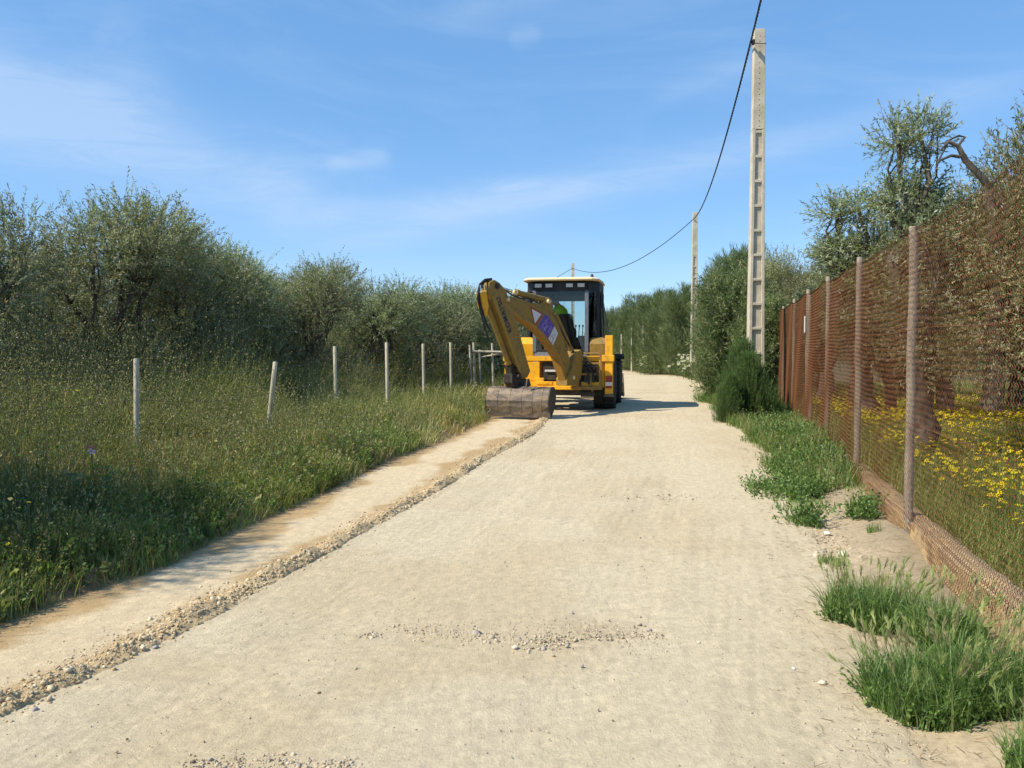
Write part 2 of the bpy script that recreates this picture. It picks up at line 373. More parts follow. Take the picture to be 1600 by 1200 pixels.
def build_lane():
    ys = row_depths(-3.5, 66); y = ys[:, None]
    # running surface
    t = np.linspace(0, 1, 330)[None, :]
    lo = np.where(y < 17.2, XM(y) - .06, XL(y) - .1); hi = XR(y) + .35 + .22 * fbm(y * 1.1, y * 0 + 2, 31) + .1 * fbm(y * 5, y * 0, 32)
    X = lo + (hi - lo) * t; Y = np.repeat(y, t.shape[1], 1)
    Z = grade(Y) + road_rough(X, Y)
    Z = Z - .10 * sstep(hi - .30, hi + .0, X)          # dips under the verge
    # shallow wheel ruts and grader scratches running along the lane
    u = X - XR(Y)
    Z = Z - .010 * np.exp(-((u + 1.3) / .25) ** 2) - .008 * np.exp(-((u + 2.9) / .3) ** 2)
    sc = fbm(u * 45, Y * .8, 41, 3); Z = Z + .003 * sc * (fbm(u * 1.3, Y * .35, 42) > -.05)
    V, Fc = grid_mesh(X, Y, Z)
    x, yy = V[:, 0], V[:, 1]; uu = x - XR(yy)
    a = np.array([.56, .475, .33]); b = np.array([.52, .425, .28]); c = np.array([.54, .455, .305])
    n1 = sstep(-.12, .18, fbm(x * .9, yy * .9, 51))[:, None]; n2 = sstep(-.1, .25, fbm(uu * 2.5, yy * .5, 52))[:, None]
    col = a * (1 - n1) + b * n1; col = col * (1 - .5 * n2) + c * .5 * n2
    spk = fbm(x * 28, yy * 28, 53, 3)[:, None]; col = col * (1 + .34 * spk)
    ln = fbm(uu * 30, yy * 1.3, 54, 3)[:, None] * (fbm(uu * 1.3, yy * .35, 55)[:, None] > -.05); col = col * (1 + .24 * ln)
    edge_t = sstep(-.7, .2, uu)[:, None]; col = col * (1 - .35 * edge_t) + np.array([.50, .41, .28]) * .35 * edge_t
    tag(mk('road', V, Fc, M['road'], col, smooth=True), kind='structure')
    # freshly scraped strip, cut a few centimetres into the verge
    ys = row_depths(-3.5, 17.0); y = ys[:, None]
    t = np.linspace(0, 1, 130)[None, :]
    lo, hi = strip_edges(y)
    X = lo + (hi - lo) * t; Y = np.repeat(y, t.shape[1], 1)
    tt = (X - lo) / (hi - lo); Z = strip_z(X, Y)
    V, Fc = grid_mesh(X, Y, Z); x, yy = V[:, 0], V[:, 1]; T = np.repeat(tt, 1).reshape(-1)
    cream = np.array([.58, .47, .31]); tan = np.array([.43, .30, .155]); brown = np.array([.24, .155, .085])
    n = fbm(x * 1.6 + yy * .5, yy * 2.2, 66, 5) * 1.6
    k = np.exp(-((T - .48 + .25 * fbm(yy * .7, yy * 0, 67)) / .26) ** 2) + n * .8; k = np.clip(sstep(.35, .75, k + .25 * fbm(x * 2 + yy * 6, yy * 9 - x * 5, 57)), 0, 1)[:, None]
    col = tan * (1 - k) + cream * k
    e = np.clip(sstep(.20, .03, T + .25 * fbm(x * 4, yy * 4, 68)), 0, 1)[:, None]; col = col * (1 - e) + brown * e
    e = sstep(-.34, -.10, x - XM(yy) + .2 * fbm(x * 5, yy * 5, 58))[:, None]; col = col * (1 - e * .8) + np.array([.50, .385, .225]) * e * .8
    col = col * (1 + .3 * fbm(x * 22, yy * 22, 69, 3))[:, None]
    tag(mk('graded_strip', V, Fc, M['road'], col, smooth=True), kind='structure')
build_lane()

# ------------------------------------------------------------------ stones
def rock_base(seed, sub=1):
    bm = bmesh.new(); bmesh.ops.create_icosphere(bm, subdivisions=sub, radius=1)
    r = np.random.default_rng(seed)
    V = np.array([v.co[:] for v in bm.verts]); V *= (1 + r.uniform(-.28, .22, (len(V), 1))); V *= np.array([1, .75, .55])
    Fc = np.array([[v.index for v in f.verts] for f in bm.faces]); bm.free(); return V, Fc
ROCKS = [rock_base(i) for i in range(6)]
def rot_rand(n, tilt=.5):
    a = rng.uniform(0, 2 * np.pi, n); b = rng.normal(0, tilt, n); c = rng.normal(0, tilt, n)
    ca, sa, cb, sb, cc, s_c = np.cos(a), np.sin(a), np.cos(b), np.sin(b), np.cos(c), np.sin(c)
    Z = np.zeros(n); O = np.ones(n)
    Rz = np.stack([ca, -sa, Z, sa, ca, Z, Z, Z, O], 1).reshape(n, 3, 3); Rx = np.stack([O, Z, Z, Z, cb, -sb, Z, sb, cb], 1).reshape(n, 3, 3); Ry = np.stack([cc, Z, s_c, Z, O, Z, -s_c, Z, cc], 1).reshape(n, 3, 3)
    return Rz @ Rx @ Ry
def scatter_rocks(name, P, S, C, kind='stuff'):
    Vs, Fs, Cs = [], [], []; off = 0; which = rng.integers(0, len(ROCKS), len(P)); Rm = rot_rand(len(P))
    for k, (bv, bf) in enumerate(ROCKS):
        idx = np.where(which == k)[0]
        if not len(idx): continue
        V = np.einsum('nij,vj->nvi', Rm[idx], bv) * S[idx][:, None, None] + P[idx][:, None, :]
        Fc = bf[None] + (np.arange(len(idx)) * len(bv))[:, None, None] + off
        Vs.append(V.reshape(-1, 3)); Fs.append(Fc.reshape(-1, 3)); Cs.append(np.repeat(C[idx], len(bv), 0)); off += len(idx) * len(bv)
    return tag(mk(name, np.concatenate(Vs), np.concatenate(Fs), M['stone'], np.concatenate(Cs)), kind=kind)
def lane_z(x, y): return grade(y) + road_rough(x, y)
def build_gravel():
    # windrow left by the bucket
    n = 30000; y = 1.6 + 15.2 * rng.random(n) ** 1.35; w = -np.abs(rng.normal(0, .12, n)) * (1 + .9 * vnoise(y * 1.5, y * 0, 70)) + rng.normal(.065, .035, n)
    keep = rng.random(n) < (.35 + .65 * (vnoise(y * 2.2, y * 0 + 1, 71) > .35)); y = y[keep]; w = w[keep]; n = len(y)
    x = XM(y) - .015 + w + .05 * fbm(y * 1.2, y * 0, 72); s = np.clip(rng.lognormal(-5.35, .6, n), .0016, .024)
    z = np.where(x < strip_edges(y)[1] - .03, strip_z(x, y), grade(y) + road_rough(x, y)) + s * .15
    base = np.array([[.50, .38, .22], [.55, .44, .28], [.42, .31, .19], [.56, .48, .34]])
    C = base[rng.integers(0, 4, n)] * rng.uniform(.8, 1.15, (n, 1))
    o = scatter_rocks('gravel', np.stack([x, y, z], 1), s, C); tag(o, 'loose tan clods and gravel heaped in a low ridge along the scraped strip', 'gravel')
    # pebbles pressed in the lane, with two looser patches near the camera
    P = []; S = []
    n = 7500; y = 1.7 + 18 * rng.random(n) ** 1.7; x = XM(np.minimum(y, 17)) + (XR(y) + .5 - XM(np.minimum(y, 17))) * rng.random(n)
    s = np.clip(rng.lognormal(-5.9, .5, n), .0012, .012); P.append((x, y, s))
    def patch(pxs, n, sig, smed):
        idx = rng.integers(0, len(pxs), n); q = np.array([on_ground(*p) for p in pxs])
        j = np.minimum(idx + 1, len(q) - 1); t = rng.random(n)[:, None]; c = q[idx] * (1 - t) + q[j] * t + rng.normal(0, 1, (n, 2)) * np.array(sig)
        s = np.clip(rng.lognormal(math.log(smed), .45, n), .0015, .03); P.append((c[:, 0], c[:, 1], s))
    patch([(640, 982), (700, 992), (760, 992), (850, 1004)], 620, (.10, .075), .0055)
    patch([(700, 975), (860, 975), (960, 985)], 420, (.14, .08), .0032)
    patch([(840, 1002), (900, 996), (990, 990)], 260, (.10, .045), .0046)
    patch([(575, 992), (585, 994)], 70, (.03, .025), .006)
    patch([(560, 985), (1000, 1000)], 500, (.25, .16), .0026)
    patch([(290, 1192), (360, 1188), (430, 1190), (530, 1196)], 420, (.05, .03), .0055)
    patch([(1280, 860), (1330, 880), (1290, 840)], 200, (.10, .08), .008)
    patch([(880, 772), (1000, 776), (1080, 778)], 180, (.35, .12), .006)
    patch([(1100, 1190), (1300, 1195)], 120, (.2, .05), .003)
    patch([(1260, 940), (1320, 1100), (1380, 1170)], 260, (.12, .12), .0045)
    x = np.concatenate([p[0] for p in P]); y = np.concatenate([p[1] for p in P]); s = np.concatenate([p[2] for p in P]); n = len(x)
    base = np.array([[.52, .44, .32], [.46, .37, .25], [.38, .34, .29], [.58, .49, .36], [.20, .15, .11]])
    C = base[rng.choice(5, n, p=[.30, .34, .14, .10, .12])] * rng.uniform(.85, 1.1, (n, 1))
    z = np.where(x < XR(y) + .2, lane_z(x, y), land(x, y)) + s * .05
    o = scatter_rocks('pebbles', np.stack([x, y, z], 1), s, C); tag(o, 'small pale pebbles scattered over the dirt lane', 'pebbles')
    # a few stones big enough to single out
    for px, py, s, c, lab in ((1285, 1068, .022, (.66, .56, .42), 'cream stone lying alone at the right edge of the lane beside the big grass clump'),
                              (243, 1013, .017, (.36, .34, .34), 'grey stone at the foot of the gravel ridge on the left'),
                              (1092, 1003, .010, (.64, .58, .48), 'small pale stone alone on the lane right of the gravel patch'),
                              (55, 1108, .015, (.36, .33, .32), 'grey stone near the bottom left corner by the gravel ridge'),
                              (805, 1012, .020, (.64, .56, .43), 'flat whitish stone in front of the gravel patch in the lane'),
                              (1240, 1046, .012, (.7, .66, .58), 'white pebble left of the cream stone at the lane edge'),
                              (1318, 868, .045, (.68, .62, .52), 'largest pale rock on the sandy verge below the fence wall'),
                              (1293, 835, .035, (.66, .60, .50), 'pale rock on the verge behind the largest one')):
        x, y = on_ground(px, py); bv, bf = rock_base(int(px), 2)
        V = bv * s; o = mk('stone', V, bf, M['stone'], np.tile(np.array(c), (len(V), 1)), smooth=False)
        zz = float(lane_z(np.array(x), np.array(y))) if x < float(XR(y)) + .2 else float(land(x, y)); o.location = (x, y, zz + s * .3); o.rotation_euler = (0, 0, px)
        tag(o, lab, 'stone', 'loose stones on the lane')
build_gravel()

# ------------------------------------------------------------------ vegetation generators
LEAFK = [2.0]
def pick(pal, n, var=.18):
    pal = np.array(pal) * (LEAFK[0] if np.max(pal) < .5 else 1); c = pal[rng.integers(0, len(pal), n)]; return c * rng.uniform(1 - var, 1 + var, (n, 1))
def blades(P, h, w, lean, col, seg=3, droop=.35):
    """curved tapering grass blades, one strip each"""
    n = len(P); a = rng.uniform(0, 2 * np.pi, n); d = np.stack([np.cos(a), np.sin(a), np.zeros(n)], 1); sd = np.stack([-np.sin(a + rng.normal(0, .6, n)), np.cos(a), np.zeros(n)], 1)
    ts = np.linspace(0, 1, seg + 1); V = np.zeros((n, seg + 1, 2, 3))
    for i, t in enumerate(ts):
        c = P + d * (lean * h * (t ** 1.7))[:, None] + np.array([0, 0, 1.0]) * (h * (t - droop * lean * t ** 3))[:, None]
        ww = (w * (1 - t) ** .7 + .0004)[:, None] * .5
        V[:, i, 0] = c - sd * ww; V[:, i, 1] = c + sd * ww
    k = (seg + 1) * 2; base = (np.arange(n) * k)[:, None, None]
    f = np.array([[2 * i, 2 * i + 1, 2 * i + 3, 2 * i + 2] for i in range(seg)])[None]
    C = np.repeat(col, k, 0).reshape(n, seg + 1, 2, 3).copy()
    return V.reshape(-1, 3), (base + f).reshape(-1, 4), C.reshape(-1, 3)
def leaves(P, D, L, W, col, fold=.15):
    """rhombus leaves at P pointing along D"""
    n = len(P); D = D / np.linalg.norm(D, axis=1, keepdims=True); r = rng.normal(0, 1, (n, 3)); S = np.cross(D, r); S /= np.linalg.norm(S, axis=1, keepdims=True) + 1e-9
    U = np.cross(S, D); L = L[:, None]; W = W[:, None]
    V = np.stack([P, P + D * L * .45 + S * W * .5 + U * W * fold, P + D * L, P + D * L * .5 - S * W * .5 + U * W * fold], 1)
    Fc = np.arange(n * 4).reshape(n, 4); return V.reshape(-1, 3), Fc, np.repeat(col, 4, 0)
def stems_mesh(A, B, r, col):
    n = len(A); D = B - A; D /= np.linalg.norm(D, axis=1, keepdims=True) + 1e-9; rr = np.array([.3, .9, .2]); S = np.cross(D, rr); S /= np.linalg.norm(S, axis=1, keepdims=True) + 1e-9; U = np.cross(S, D)
    V = []
    for Q, k in ((A, 1.0), (B, .6)):
        for j in range(3):
            a = 2 * math.pi * j / 3; V.append(Q + (S * math.cos(a) + U * math.sin(a)) * (r * k)[:, None])
    V = np.stack(V, 1); f = np.array([[0, 1, 4, 3], [1, 2, 5, 4], [2, 0, 3, 5]])[None] + (np.arange(n) * 6)[:, None, None]
    return V.reshape(-1, 3), f.reshape(-1, 4), np.repeat(col, 6, 0)
def merge(parts):
    V = []; Fc = []; C = []; o = 0
    for v, f, c in parts: V.append(v); Fc.append(f + o); C.append(c); o += len(v)
    return np.concatenate(V), np.concatenate(Fc), np.concatenate(C)
def sprigs(P, D, length, m, leafL, leafW, pal, spread=.8, stemc=(.16, .14, .10), stemr=.0022, lv=.3):
    """twigs with m leaves set alternately along them"""
    n = len(P); D = D / (np.linalg.norm(D, axis=1, keepdims=True) + 1e-9); end = P + D * length[:, None]
    t = np.tile(np.linspace(.12, 1, m), n) + rng.uniform(-.04, .04, n * m); pp = np.repeat(P, m, 0) + np.repeat(D * length[:, None], m, 0) * t[:, None]
    dd = np.repeat(D, m, 0) + rng.normal(0, spread, (n * m, 3)); shade = np.repeat(pick(pal, n, .12), m, 0) * rng.uniform(.75, 1.3, (n * m, 1))
    L_ = leafL * rng.uniform(1 - lv, 1 + lv, n * m); W_ = leafW * rng.uniform(.7, 1.3, n * m)
    return merge([leaves(pp, dd, L_, W_, shade), stems_mesh(P, end, np.full(n, stemr), np.tile(np.array(stemc), (n, 1)))])
OLIVE = [(.115, .135, .080), (.160, .180, .120), (.080, .100, .058), (.210, .230, .175), (.140, .150, .080)]
OLIVE_D = [(.104, .116, .068), (.142, .152, .100), (.076, .088, .052), (.185, .192, .145), (.165, .145, .090)]

def limb(mb, p, q, r0, r1, wig=.12, n=7, steps=6):
    p = np.array(p, float); q = np.array(q, float); L = np.linalg.norm(q - p); pts = []; off = np.zeros(3)
    for i in range(steps + 1):
        t = i / steps
        if 0 < i < steps: off = off * .6 + rng.normal(0, wig * L * .35, 3) * np.array([1, 1, .5])
        pts.append(p + (q - p) * t + off * math.sin(math.pi * t))
    mb.tube(pts, [r0 + (r1 - r0) * (i / steps) ** .8 for i in range(steps + 1)], n); return pts
def olive_tree(name, H, Rx, nspr, pal, leafL=.062, leafW=.016, zlow=.5, m=15, lobes=9, seed=1, up=.55, sprl=(.18, .42)):
    """olive: gnarled trunk, limbs to each lobe of the crown, twigs with narrow leaves through the lobes"""
    global rng
    keep = rng; rng = np.random.default_rng(seed)
    root = empty(name); tb = MB()
    top = np.array([rng.normal(0, .1), rng.normal(0, .1), H * .24])
    limb(tb, (0, 0, -.1), top, .17, .12, wig=.12, n=10)
    C = []; Rr = []
    for i in range(lobes):
        a = 2 * math.pi * (i + rng.uniform(-.3, .3)) / lobes * 2.0; f = rng.uniform(.35, .75); lev = rng.uniform(0, 1) if i > 2 else .55 + .2 * i
        rad = Rx * f * math.sqrt(max(.08, 1 - (lev * 1.05 - .30) ** 2)); r = Rx * rng.uniform(.36, .52)
        c = np.array([math.cos(a) * rad, math.sin(a) * rad, zlow + r * .6 + (H - zlow - r * 1.5) * lev]); C.append(c); Rr.append(r)
    C.append(np.array([0, 0, H - Rx * .55])); Rr.append(Rx * .45)
    C = np.array(C); Rr = np.array(Rr)
    for c, r in zip(C, Rr):
        pts = limb(tb, top, c, .075, .022, wig=.16)
        for _ in range(4):
            d = rng.normal(0, 1, 3); d[2] = abs(d[2]) * .7; d /= np.linalg.norm(d); limb(tb, pts[4], c + d * r * .85, .02, .006, wig=.15, n=5, steps=4)
    tb.build('trunk', M['bark'], root, smooth=True)
    w = Rr ** 2.3; w /= w.sum(); k = rng.choice(len(C), nspr, p=w)
    d = rng.normal(0, 1, (nspr, 3)); d /= np.linalg.norm(d, axis=1, keepdims=True); rr = Rr[k] * rng.uniform(.12, 1.0, nspr) ** .5 * rng.uniform(.85, 1.12, nspr)
    # ragged clumps: drop twigs where a cellular noise is low
    P = C[k] + d * rr[:, None] * np.array([1, 1, .92])
    nz = vnoise(P[:, 0] * 3.1 + P[:, 2] * 1.7, P[:, 1] * 3.1 - P[:, 2] * 2.3, seed); kp = nz > .22; P = P[kp]; d = d[kp]; rr = rr[kp]
    out = d * .9 + np.array([0, 0, up]) + rng.normal(0, .38, P.shape)
    ln = rng.uniform(*sprl, len(P)); big = rng.random(len(P)) < .05; ln = np.where(big, ln * 1.5, ln)
    P[:, 2] = np.maximum(P[:, 2], .12)
    shade_pal = pal
    V, Fc, Cc = sprigs(P, out, ln, m, leafL, leafW, shade_pal)
    Cc = Cc * (.68 + .62 * vnoise(V[:, 0] * 1.9 + V[:, 2] * 1.1, V[:, 1] * 1.9 - V[:, 2] * 1.6, seed + 5))[:, None]
    mk('crown', V, Fc, M['leaf'], Cc, parent=root)
    rng = keep; return root
def conifer(name, H, Rx, nspr, pal, seed=1, tip=.6, strand=.16, wid=.010, cone=1.0):
    """feathery upright shrub or small cypress: dense fine strands around a stem"""
    global rng
    keep = rng; rng = np.random.default_rng(seed); root = empty(name); tb = MB(); limb(tb, (0, 0, -.1), (0, 0, H * .85), .06, .01, wig=.03, n=7)
    for i in range(14):
        z = H * rng.uniform(.08, .7); a = rng.uniform(0, 6.28); limb(tb, (0, 0, z), (math.cos(a) * Rx * .7, math.sin(a) * Rx * .7, z + H * .18), .015, .004, n=5, steps=3)
    tb.build('trunk', M['bark'], root, smooth=True)
    nl = 26; lz = rng.uniform(.08, .92, nl); la = rng.uniform(0, 6.28, nl)
    env = np.sin(np.pi * np.clip(lz * .62 + .36, 0, 1)) ** cone; lr = Rx * env * rng.uniform(.35, .8, nl)
    C = np.stack([np.cos(la) * lr, np.sin(la) * lr, lz * H], 1); cr = Rx * (.30 + .30 * (1 - lz)) * rng.uniform(.8, 1.2, nl); C[0] = (0, 0, H * .9); cr[0] = Rx * .16
    k = rng.choice(nl, nspr, p=cr ** 2 / (cr ** 2).sum()); d = rng.normal(0, 1, (nspr, 3)); d /= np.linalg.norm(d, axis=1, keepdims=True)
    P = C[k] + d * (cr[k] * rng.random(nspr) ** .4)[:, None] * np.array([1, 1, 1.9]); P[:, 2] = np.clip(P[:, 2], .03, H)
    nz = vnoise(P[:, 0] * 4 + P[:, 2], P[:, 1] * 4 - P[:, 2] * 1.3, seed); kp = nz > .18; P = P[kp]
    ang = P.copy(); ang[:, 2] = 0; out = ang / (np.linalg.norm(ang, axis=1, keepdims=True) + .2) * .5 + np.array([0, 0, tip + .4]) + rng.normal(0, .22, P.shape)
    V, Fc, Cc = sprigs(P, out, rng.uniform(.10, .26, len(P)), 7, strand, wid, pal, spread=.30, stemr=.003)
    mk('crown', V, Fc, M['leaf'], Cc, parent=root); rng = keep; return root

# ---- olive grove on the left
oA = olive_tree('olive_tree', 3.9, 1.75, 4300, OLIVE_D, seed=11, zlow=.35)
oB = olive_tree('olive_tree', 3.5, 1.6, 3900, OLIVE_D, seed=12, zlow=.3)
oC = olive_tree('olive_tree', 3.4, 1.5, 3600, OLIVE, seed=23, zlow=.35)
LT = [  # px of the crown's middle, py of its top, distance, kind, width factor, label
    (-75, 255, 11.6, 1, .85, 'olive tree cut by the left edge of the photo, its bare twig tips reaching right'),
    (165, 298, 14.0, 0, 1.15, 'tallest and broadest olive tree of the left grove, with one long shoot on top'),
    (262, 345, 15.6, 1, 1.0, 'olive tree just right of the tallest one on the left'),
    (345, 372, 17.4, 2, 1.0, 'lower olive tree in the dip right of the two tallest ones'),
    (480, 398, 19.2, 0, 1.2, 'rounded olive tree behind the thin dark fence post'),
    (415, 415, 20.0, 1, .9, 'dark olive tree filling the gap left of the rounded one'),
    (590, 432, 22.4, 2, 1.2, 'olive tree with a pale top behind the two evenly spaced posts'),
    (655, 452, 25.2, 1, 1.2, 'low olive tree behind the last long fence post'),
    (722, 440, 28.0, 2, 1.2, 'olive tree rising just left of the digger arm'),
    (775, 455, 32.0, 0, 1.2, 'olive tree behind the digger arm and the pipe gate'),
    (835, 462, 38.0, 1, 1.1, 'far olive tree behind the digger cab'),
    (60, 380, 17.5, 2, 1.1, 'olive tree of the second row behind the far left pair'),
    (540, 462, 29.0, 1, 1.1, 'olive tree of the second row seen between the rounded one and the pale topped one'),
    (310, 392, 21.0, 1, 1.2, 'second row olive tree closing the dip right of the tallest pair'),
    (455, 425, 25.0, 2, 1.3, 'second row olive tree just left of the rounded one'),
    (625, 450, 28.0, 0, 1.2, 'second row olive tree between the pale topped one and the last long post'),
    (690, 455, 31.0, 1, 1.2, 'second row olive tree over the last long post'),
    (748, 458, 35.0, 2, 1.3, 'second row olive tree left of the digger arm tip'),
    (805, 470, 42.0, 0, 1.3, 'distant olive tree behind the cab roof corner'),
    (250, 405, 22.0, 0, 1.0, 'second row olive tree behind the tall pair'),
]
for i, (px, py, Y, kd, wf, lab) in enumerate(LT):
    src = (oA, oB, oC)[kd]; Hs = (3.9, 3.5, 3.4)[kd]
    x, _, z = at_depth(px, py, Y); g = float(land(x, Y)); o = copy_tree(src)
    s = (z - g) / (Hs * 1.02); o.scale = (s * wf * 1.0, s * wf, s); o.location = (x, Y, g); o.rotation_euler = (0, 0, i * 2.4 + .7)
    tag(o, lab, 'olive tree', 'olive trees in the grove on the left')
# an olive just outside the frame on the left: its shade falls on the verge
o = copy_tree(oA); o.location = (-6.15, 5.15, .1); o.rotation_euler = (0, 0, 1.0); o.scale = (.80, .80, 1.15)
tag(o, 'olive tree just outside the left of the picture that shades the near verge', 'olive tree', 'olive trees in the grove on the left')
for r in (oA, oB, oC):
    for c in children(r): bpy.data.objects.remove(c)
    bpy.data.objects.remove(r)

# ---- trees behind the rusty fence on the right
def right_trees():
    a = olive_tree('olive_tree', 3.15, 1.8, 6500, [(.11, .11, .05), (.15, .145, .075), (.08, .085, .04), (.18, .17, .11)], leafL=.052, leafW=.015, seed=31, zlow=1.0, m=16, lobes=11, up=.30)
    a.location = (6.0, 9.1, float(land(6.0, 9.1))); tag(a, 'wide olive tree filling the view through the nearest bay of the rusty fence', 'olive tree', 'olive trees behind the rusty fence')
    b = olive_tree('olive_tree', 3.95, .46, 1150, OLIVE, leafL=.056, leafW=.015, seed=33, zlow=.9, m=14, lobes=8, sprl=(.16, .34))
    b.location = (4.62, 9.5, float(land(4.62, 9.5))); tag(b, 'slender leafy olive stem rising above the fence with a crooked bare branch beside it', 'olive tree', 'olive trees behind the rusty fence')
    mb = MB(); P = [at_depth(px, py, 8.9) for px, py in ((1570, 330), (1535, 278), (1508, 250), (1497, 228), (1482, 222), (1468, 236))]
    mb.tube(P, [.05, .042, .034, .026, .018, .008], 8)
    mb.tube([at_depth(px, py, 8.9) for px, py in ((1500, 245), (1486, 243), (1470, 250), (1462, 258))], [.02, .016, .012, .005], 7)
    mb.tube([at_depth(px, py, 8.9) for px, py in ((1497, 228), (1508, 214), (1498, 212), (1484, 218), (1466, 252), (1462, 262))], [.014, .013, .012, .011, .008, .004], 6)
    mb.tube([at_depth(px, py, 8.9) for px, py in ((1545, 290), (1560, 420), (1555, 560), (1550, 640))], [.05, .07, .09, .12], 9)
    mb.build('branch', M['bark'], a, smooth=True, M=a.matrix_basis.inverted())
    for px, py, Y, k, wf, lab in ((1342, 297, 13.6, 1, 1.45, 'olive with feathery pale tips standing left of the slender one'),
                               (1395, 395, 14.0, 0, .75, 'low olive tree just left of the nearest post of the rusty fence'),
                               (1745, 100, 9.6, 0, .72, 'olive tree cut by the right edge with sprays hanging over the fence'),
                               (1480, 330, 13.5, 0, .95, 'olive tree standing behind the wide front one at the right'),
                               (1600, 290, 14.5, 0, 1.0, 'olive tree deep behind the wide front one near the right edge'),
                               (1300, 372, 17.5, 1, 1.3, 'small olive above the third fence post from the right'),
                               (1285, 425, 20, 0, .7, 'low olive above the doubled fence post'),
                               (1228, 398, 24.5, 0, .8, 'olive tree just right of the tall concrete pole'),
                               (1420, 400, 21, 0, 1.1, 'far olive tree deep behind the rusty fence')):
        src = (a, b)[k]; o = copy_tree(src)
        for c in children(o):
            if c.name.startswith('branch'): bpy.data.objects.remove(c)
        x, _, z = at_depth(px, py, Y); g = float(land(x, Y)); H = (3.15, 3.95)[k]; s = (z - g) / (H * 1.02)
        sx = (1.0 if k else s) * wf
        o.scale = (sx, sx, s); o.location = (x, Y, g); o.rotation_euler = (0, 0, px * .37); tag(o, lab, 'olive tree', 'olive trees behind the rusty fence')
right_trees()

# ---- hedge and bushes at the far right of the lane
DKG = [(.060, .095, .028), (.085, .120, .038), (.045, .072, .022), (.110, .130, .050)]
CY = [(.060, .085, .036), (.085, .110, .048), (.045, .066, .028), (.105, .120, .06)]
def right_bushes():
    c1 = conifer('cypress', 3.4, .95, 4600, CY, seed=41); c2 = conifer('cypress', 3.2, 1.1, 4600, CY, seed=42, tip=.5); c3 = conifer('cypress', 3.8, .55, 2600, DKG, seed=43, tip=.9)
    T = [(948, 492, 62, 2, 1.2, 'pale bushy cypress just right of the digger cab'), (962, 482, 60, 1, 1.3, 'bushy cypress second right of the digger cab'), (979, 464, 57, 3, 1.1, 'narrow dark cypress spire above the far fence stakes'),
         (998, 468, 54, 2, 1.3, 'broad cypress behind the leaning stake'), (1020, 462, 50, 1, 1.3, 'broad cypress at the middle of the far hedge'), (1029, 450, 48, 3, 1.2, 'tallest spire in the middle of the far hedge'),
         (1046, 464, 46, 2, 1.2, 'cypress left of the second concrete pole'), (1068, 448, 43, 1, 1.2, 'cypress with a tuft on top next to the second pole'), (1088, 458, 46, 2, 1.2, 'cypress directly behind the second pole'),
         (1122, 432, 37, 1, .9, 'cypress closest to the second pole on its right'), (1138, 412, 33, 2, .9, 'tall cypress between the two nearer poles'), (1146, 400, 30, 1, 1.1, 'tallest cypress left of the near pole'),
         (1168, 402, 27, 2, 1.1, 'cypress half hidden behind the near pole'), (1200, 412, 26, 1, 1.1, 'cypress behind the near pole at its right'),
         (1132, 470, 29, 3, 1.2, 'dark narrow cypress in front of the tall ones')]
    for i, (px, py, Y, k, wf, lab) in enumerate(T):
        src = (c1, c2, c3)[k - 1]; H = (3.4, 3.2, 3.8)[k - 1]; x, _, z = at_depth(px, py, Y); g = float(land(x, Y)); s = (z - g) / H
        o = copy_tree(src); o.scale = (s * wf, s * wf, s); o.location = (x, Y, g); o.rotation_euler = (0, 0, i * 1.7); tag(o, lab, 'cypress', 'cypress hedge along the far right of the lane')
    for r in (c1, c2, c3):
        for c in children(r): bpy.data.objects.remove(c)
        bpy.data.objects.remove(r)
    OL = [(.06, .085, .032), (.10, .12, .05), (.042, .062, .024), (.13, .14, .07)]
    b = olive_tree('oleander_bush', 3.0, 1.3, 3000, OL, leafL=.12, leafW=.022, seed=51, zlow=.05, m=13, lobes=13, sprl=(.2, .5))
    lst = [(1146, 425, 21.0, .85, 'big oleander bush left of the near concrete pole'), (1140, 470, 24.5, .60, 'oleander bush leaning over the lane beside the second pole'), (1185, 470, 19.5, .8, 'oleander bush right behind the near concrete pole'), (1124, 525, 29, .55, 'low oleander bush beneath the second pole'), (1235, 430, 25.0, 1.0, 'oleander bush behind the end of the rusty fence')]
    for i, (px, py, Y, wf, lab) in enumerate(lst):
        x, _, z = at_depth(px, py, Y); g = float(land(x, Y)); s = (z - g) / 3.05; o = b if i == 0 else copy_tree(b)
        o.location = (x + .15, Y, g); o.scale = (s * wf, s * wf, s); o.rotation_euler = (0, 0, i * 2.1); tag(o, lab, 'bush', 'oleander bushes by the poles')
    # dense dark shrub against the end of the fence
    s_ = conifer('dark_shrub', 1.75, .62, 4200, [(.045, .085, .022), (.065, .11, .03), (.032, .06, .018)], seed=61, strand=.12, wid=.009, tip=.8, cone=.5)
    spots = [(1160, 15.8, .78, 'tall dark green feathery shrub hiding the foot of the near pole'), (1178, 15.4, .66, 'dark green feathery shrub touching the end of the fence mesh'), (1138, 15.2, .46, 'low dark feathery shrub nearest the lane')]
    for i, (px, Y, sc, lab) in enumerate(spots):
        x = (px - 800) / F * Y; o = s_ if i == 0 else copy_tree(s_); o.location = (x, Y, float(land(x, Y))); o.scale = (sc * .95, sc * .95, sc); o.rotation_euler = (0, 0, i * 2.)
        tag(o, lab, 'shrub', 'dark shrubs at the end of the fence')
right_bushes()

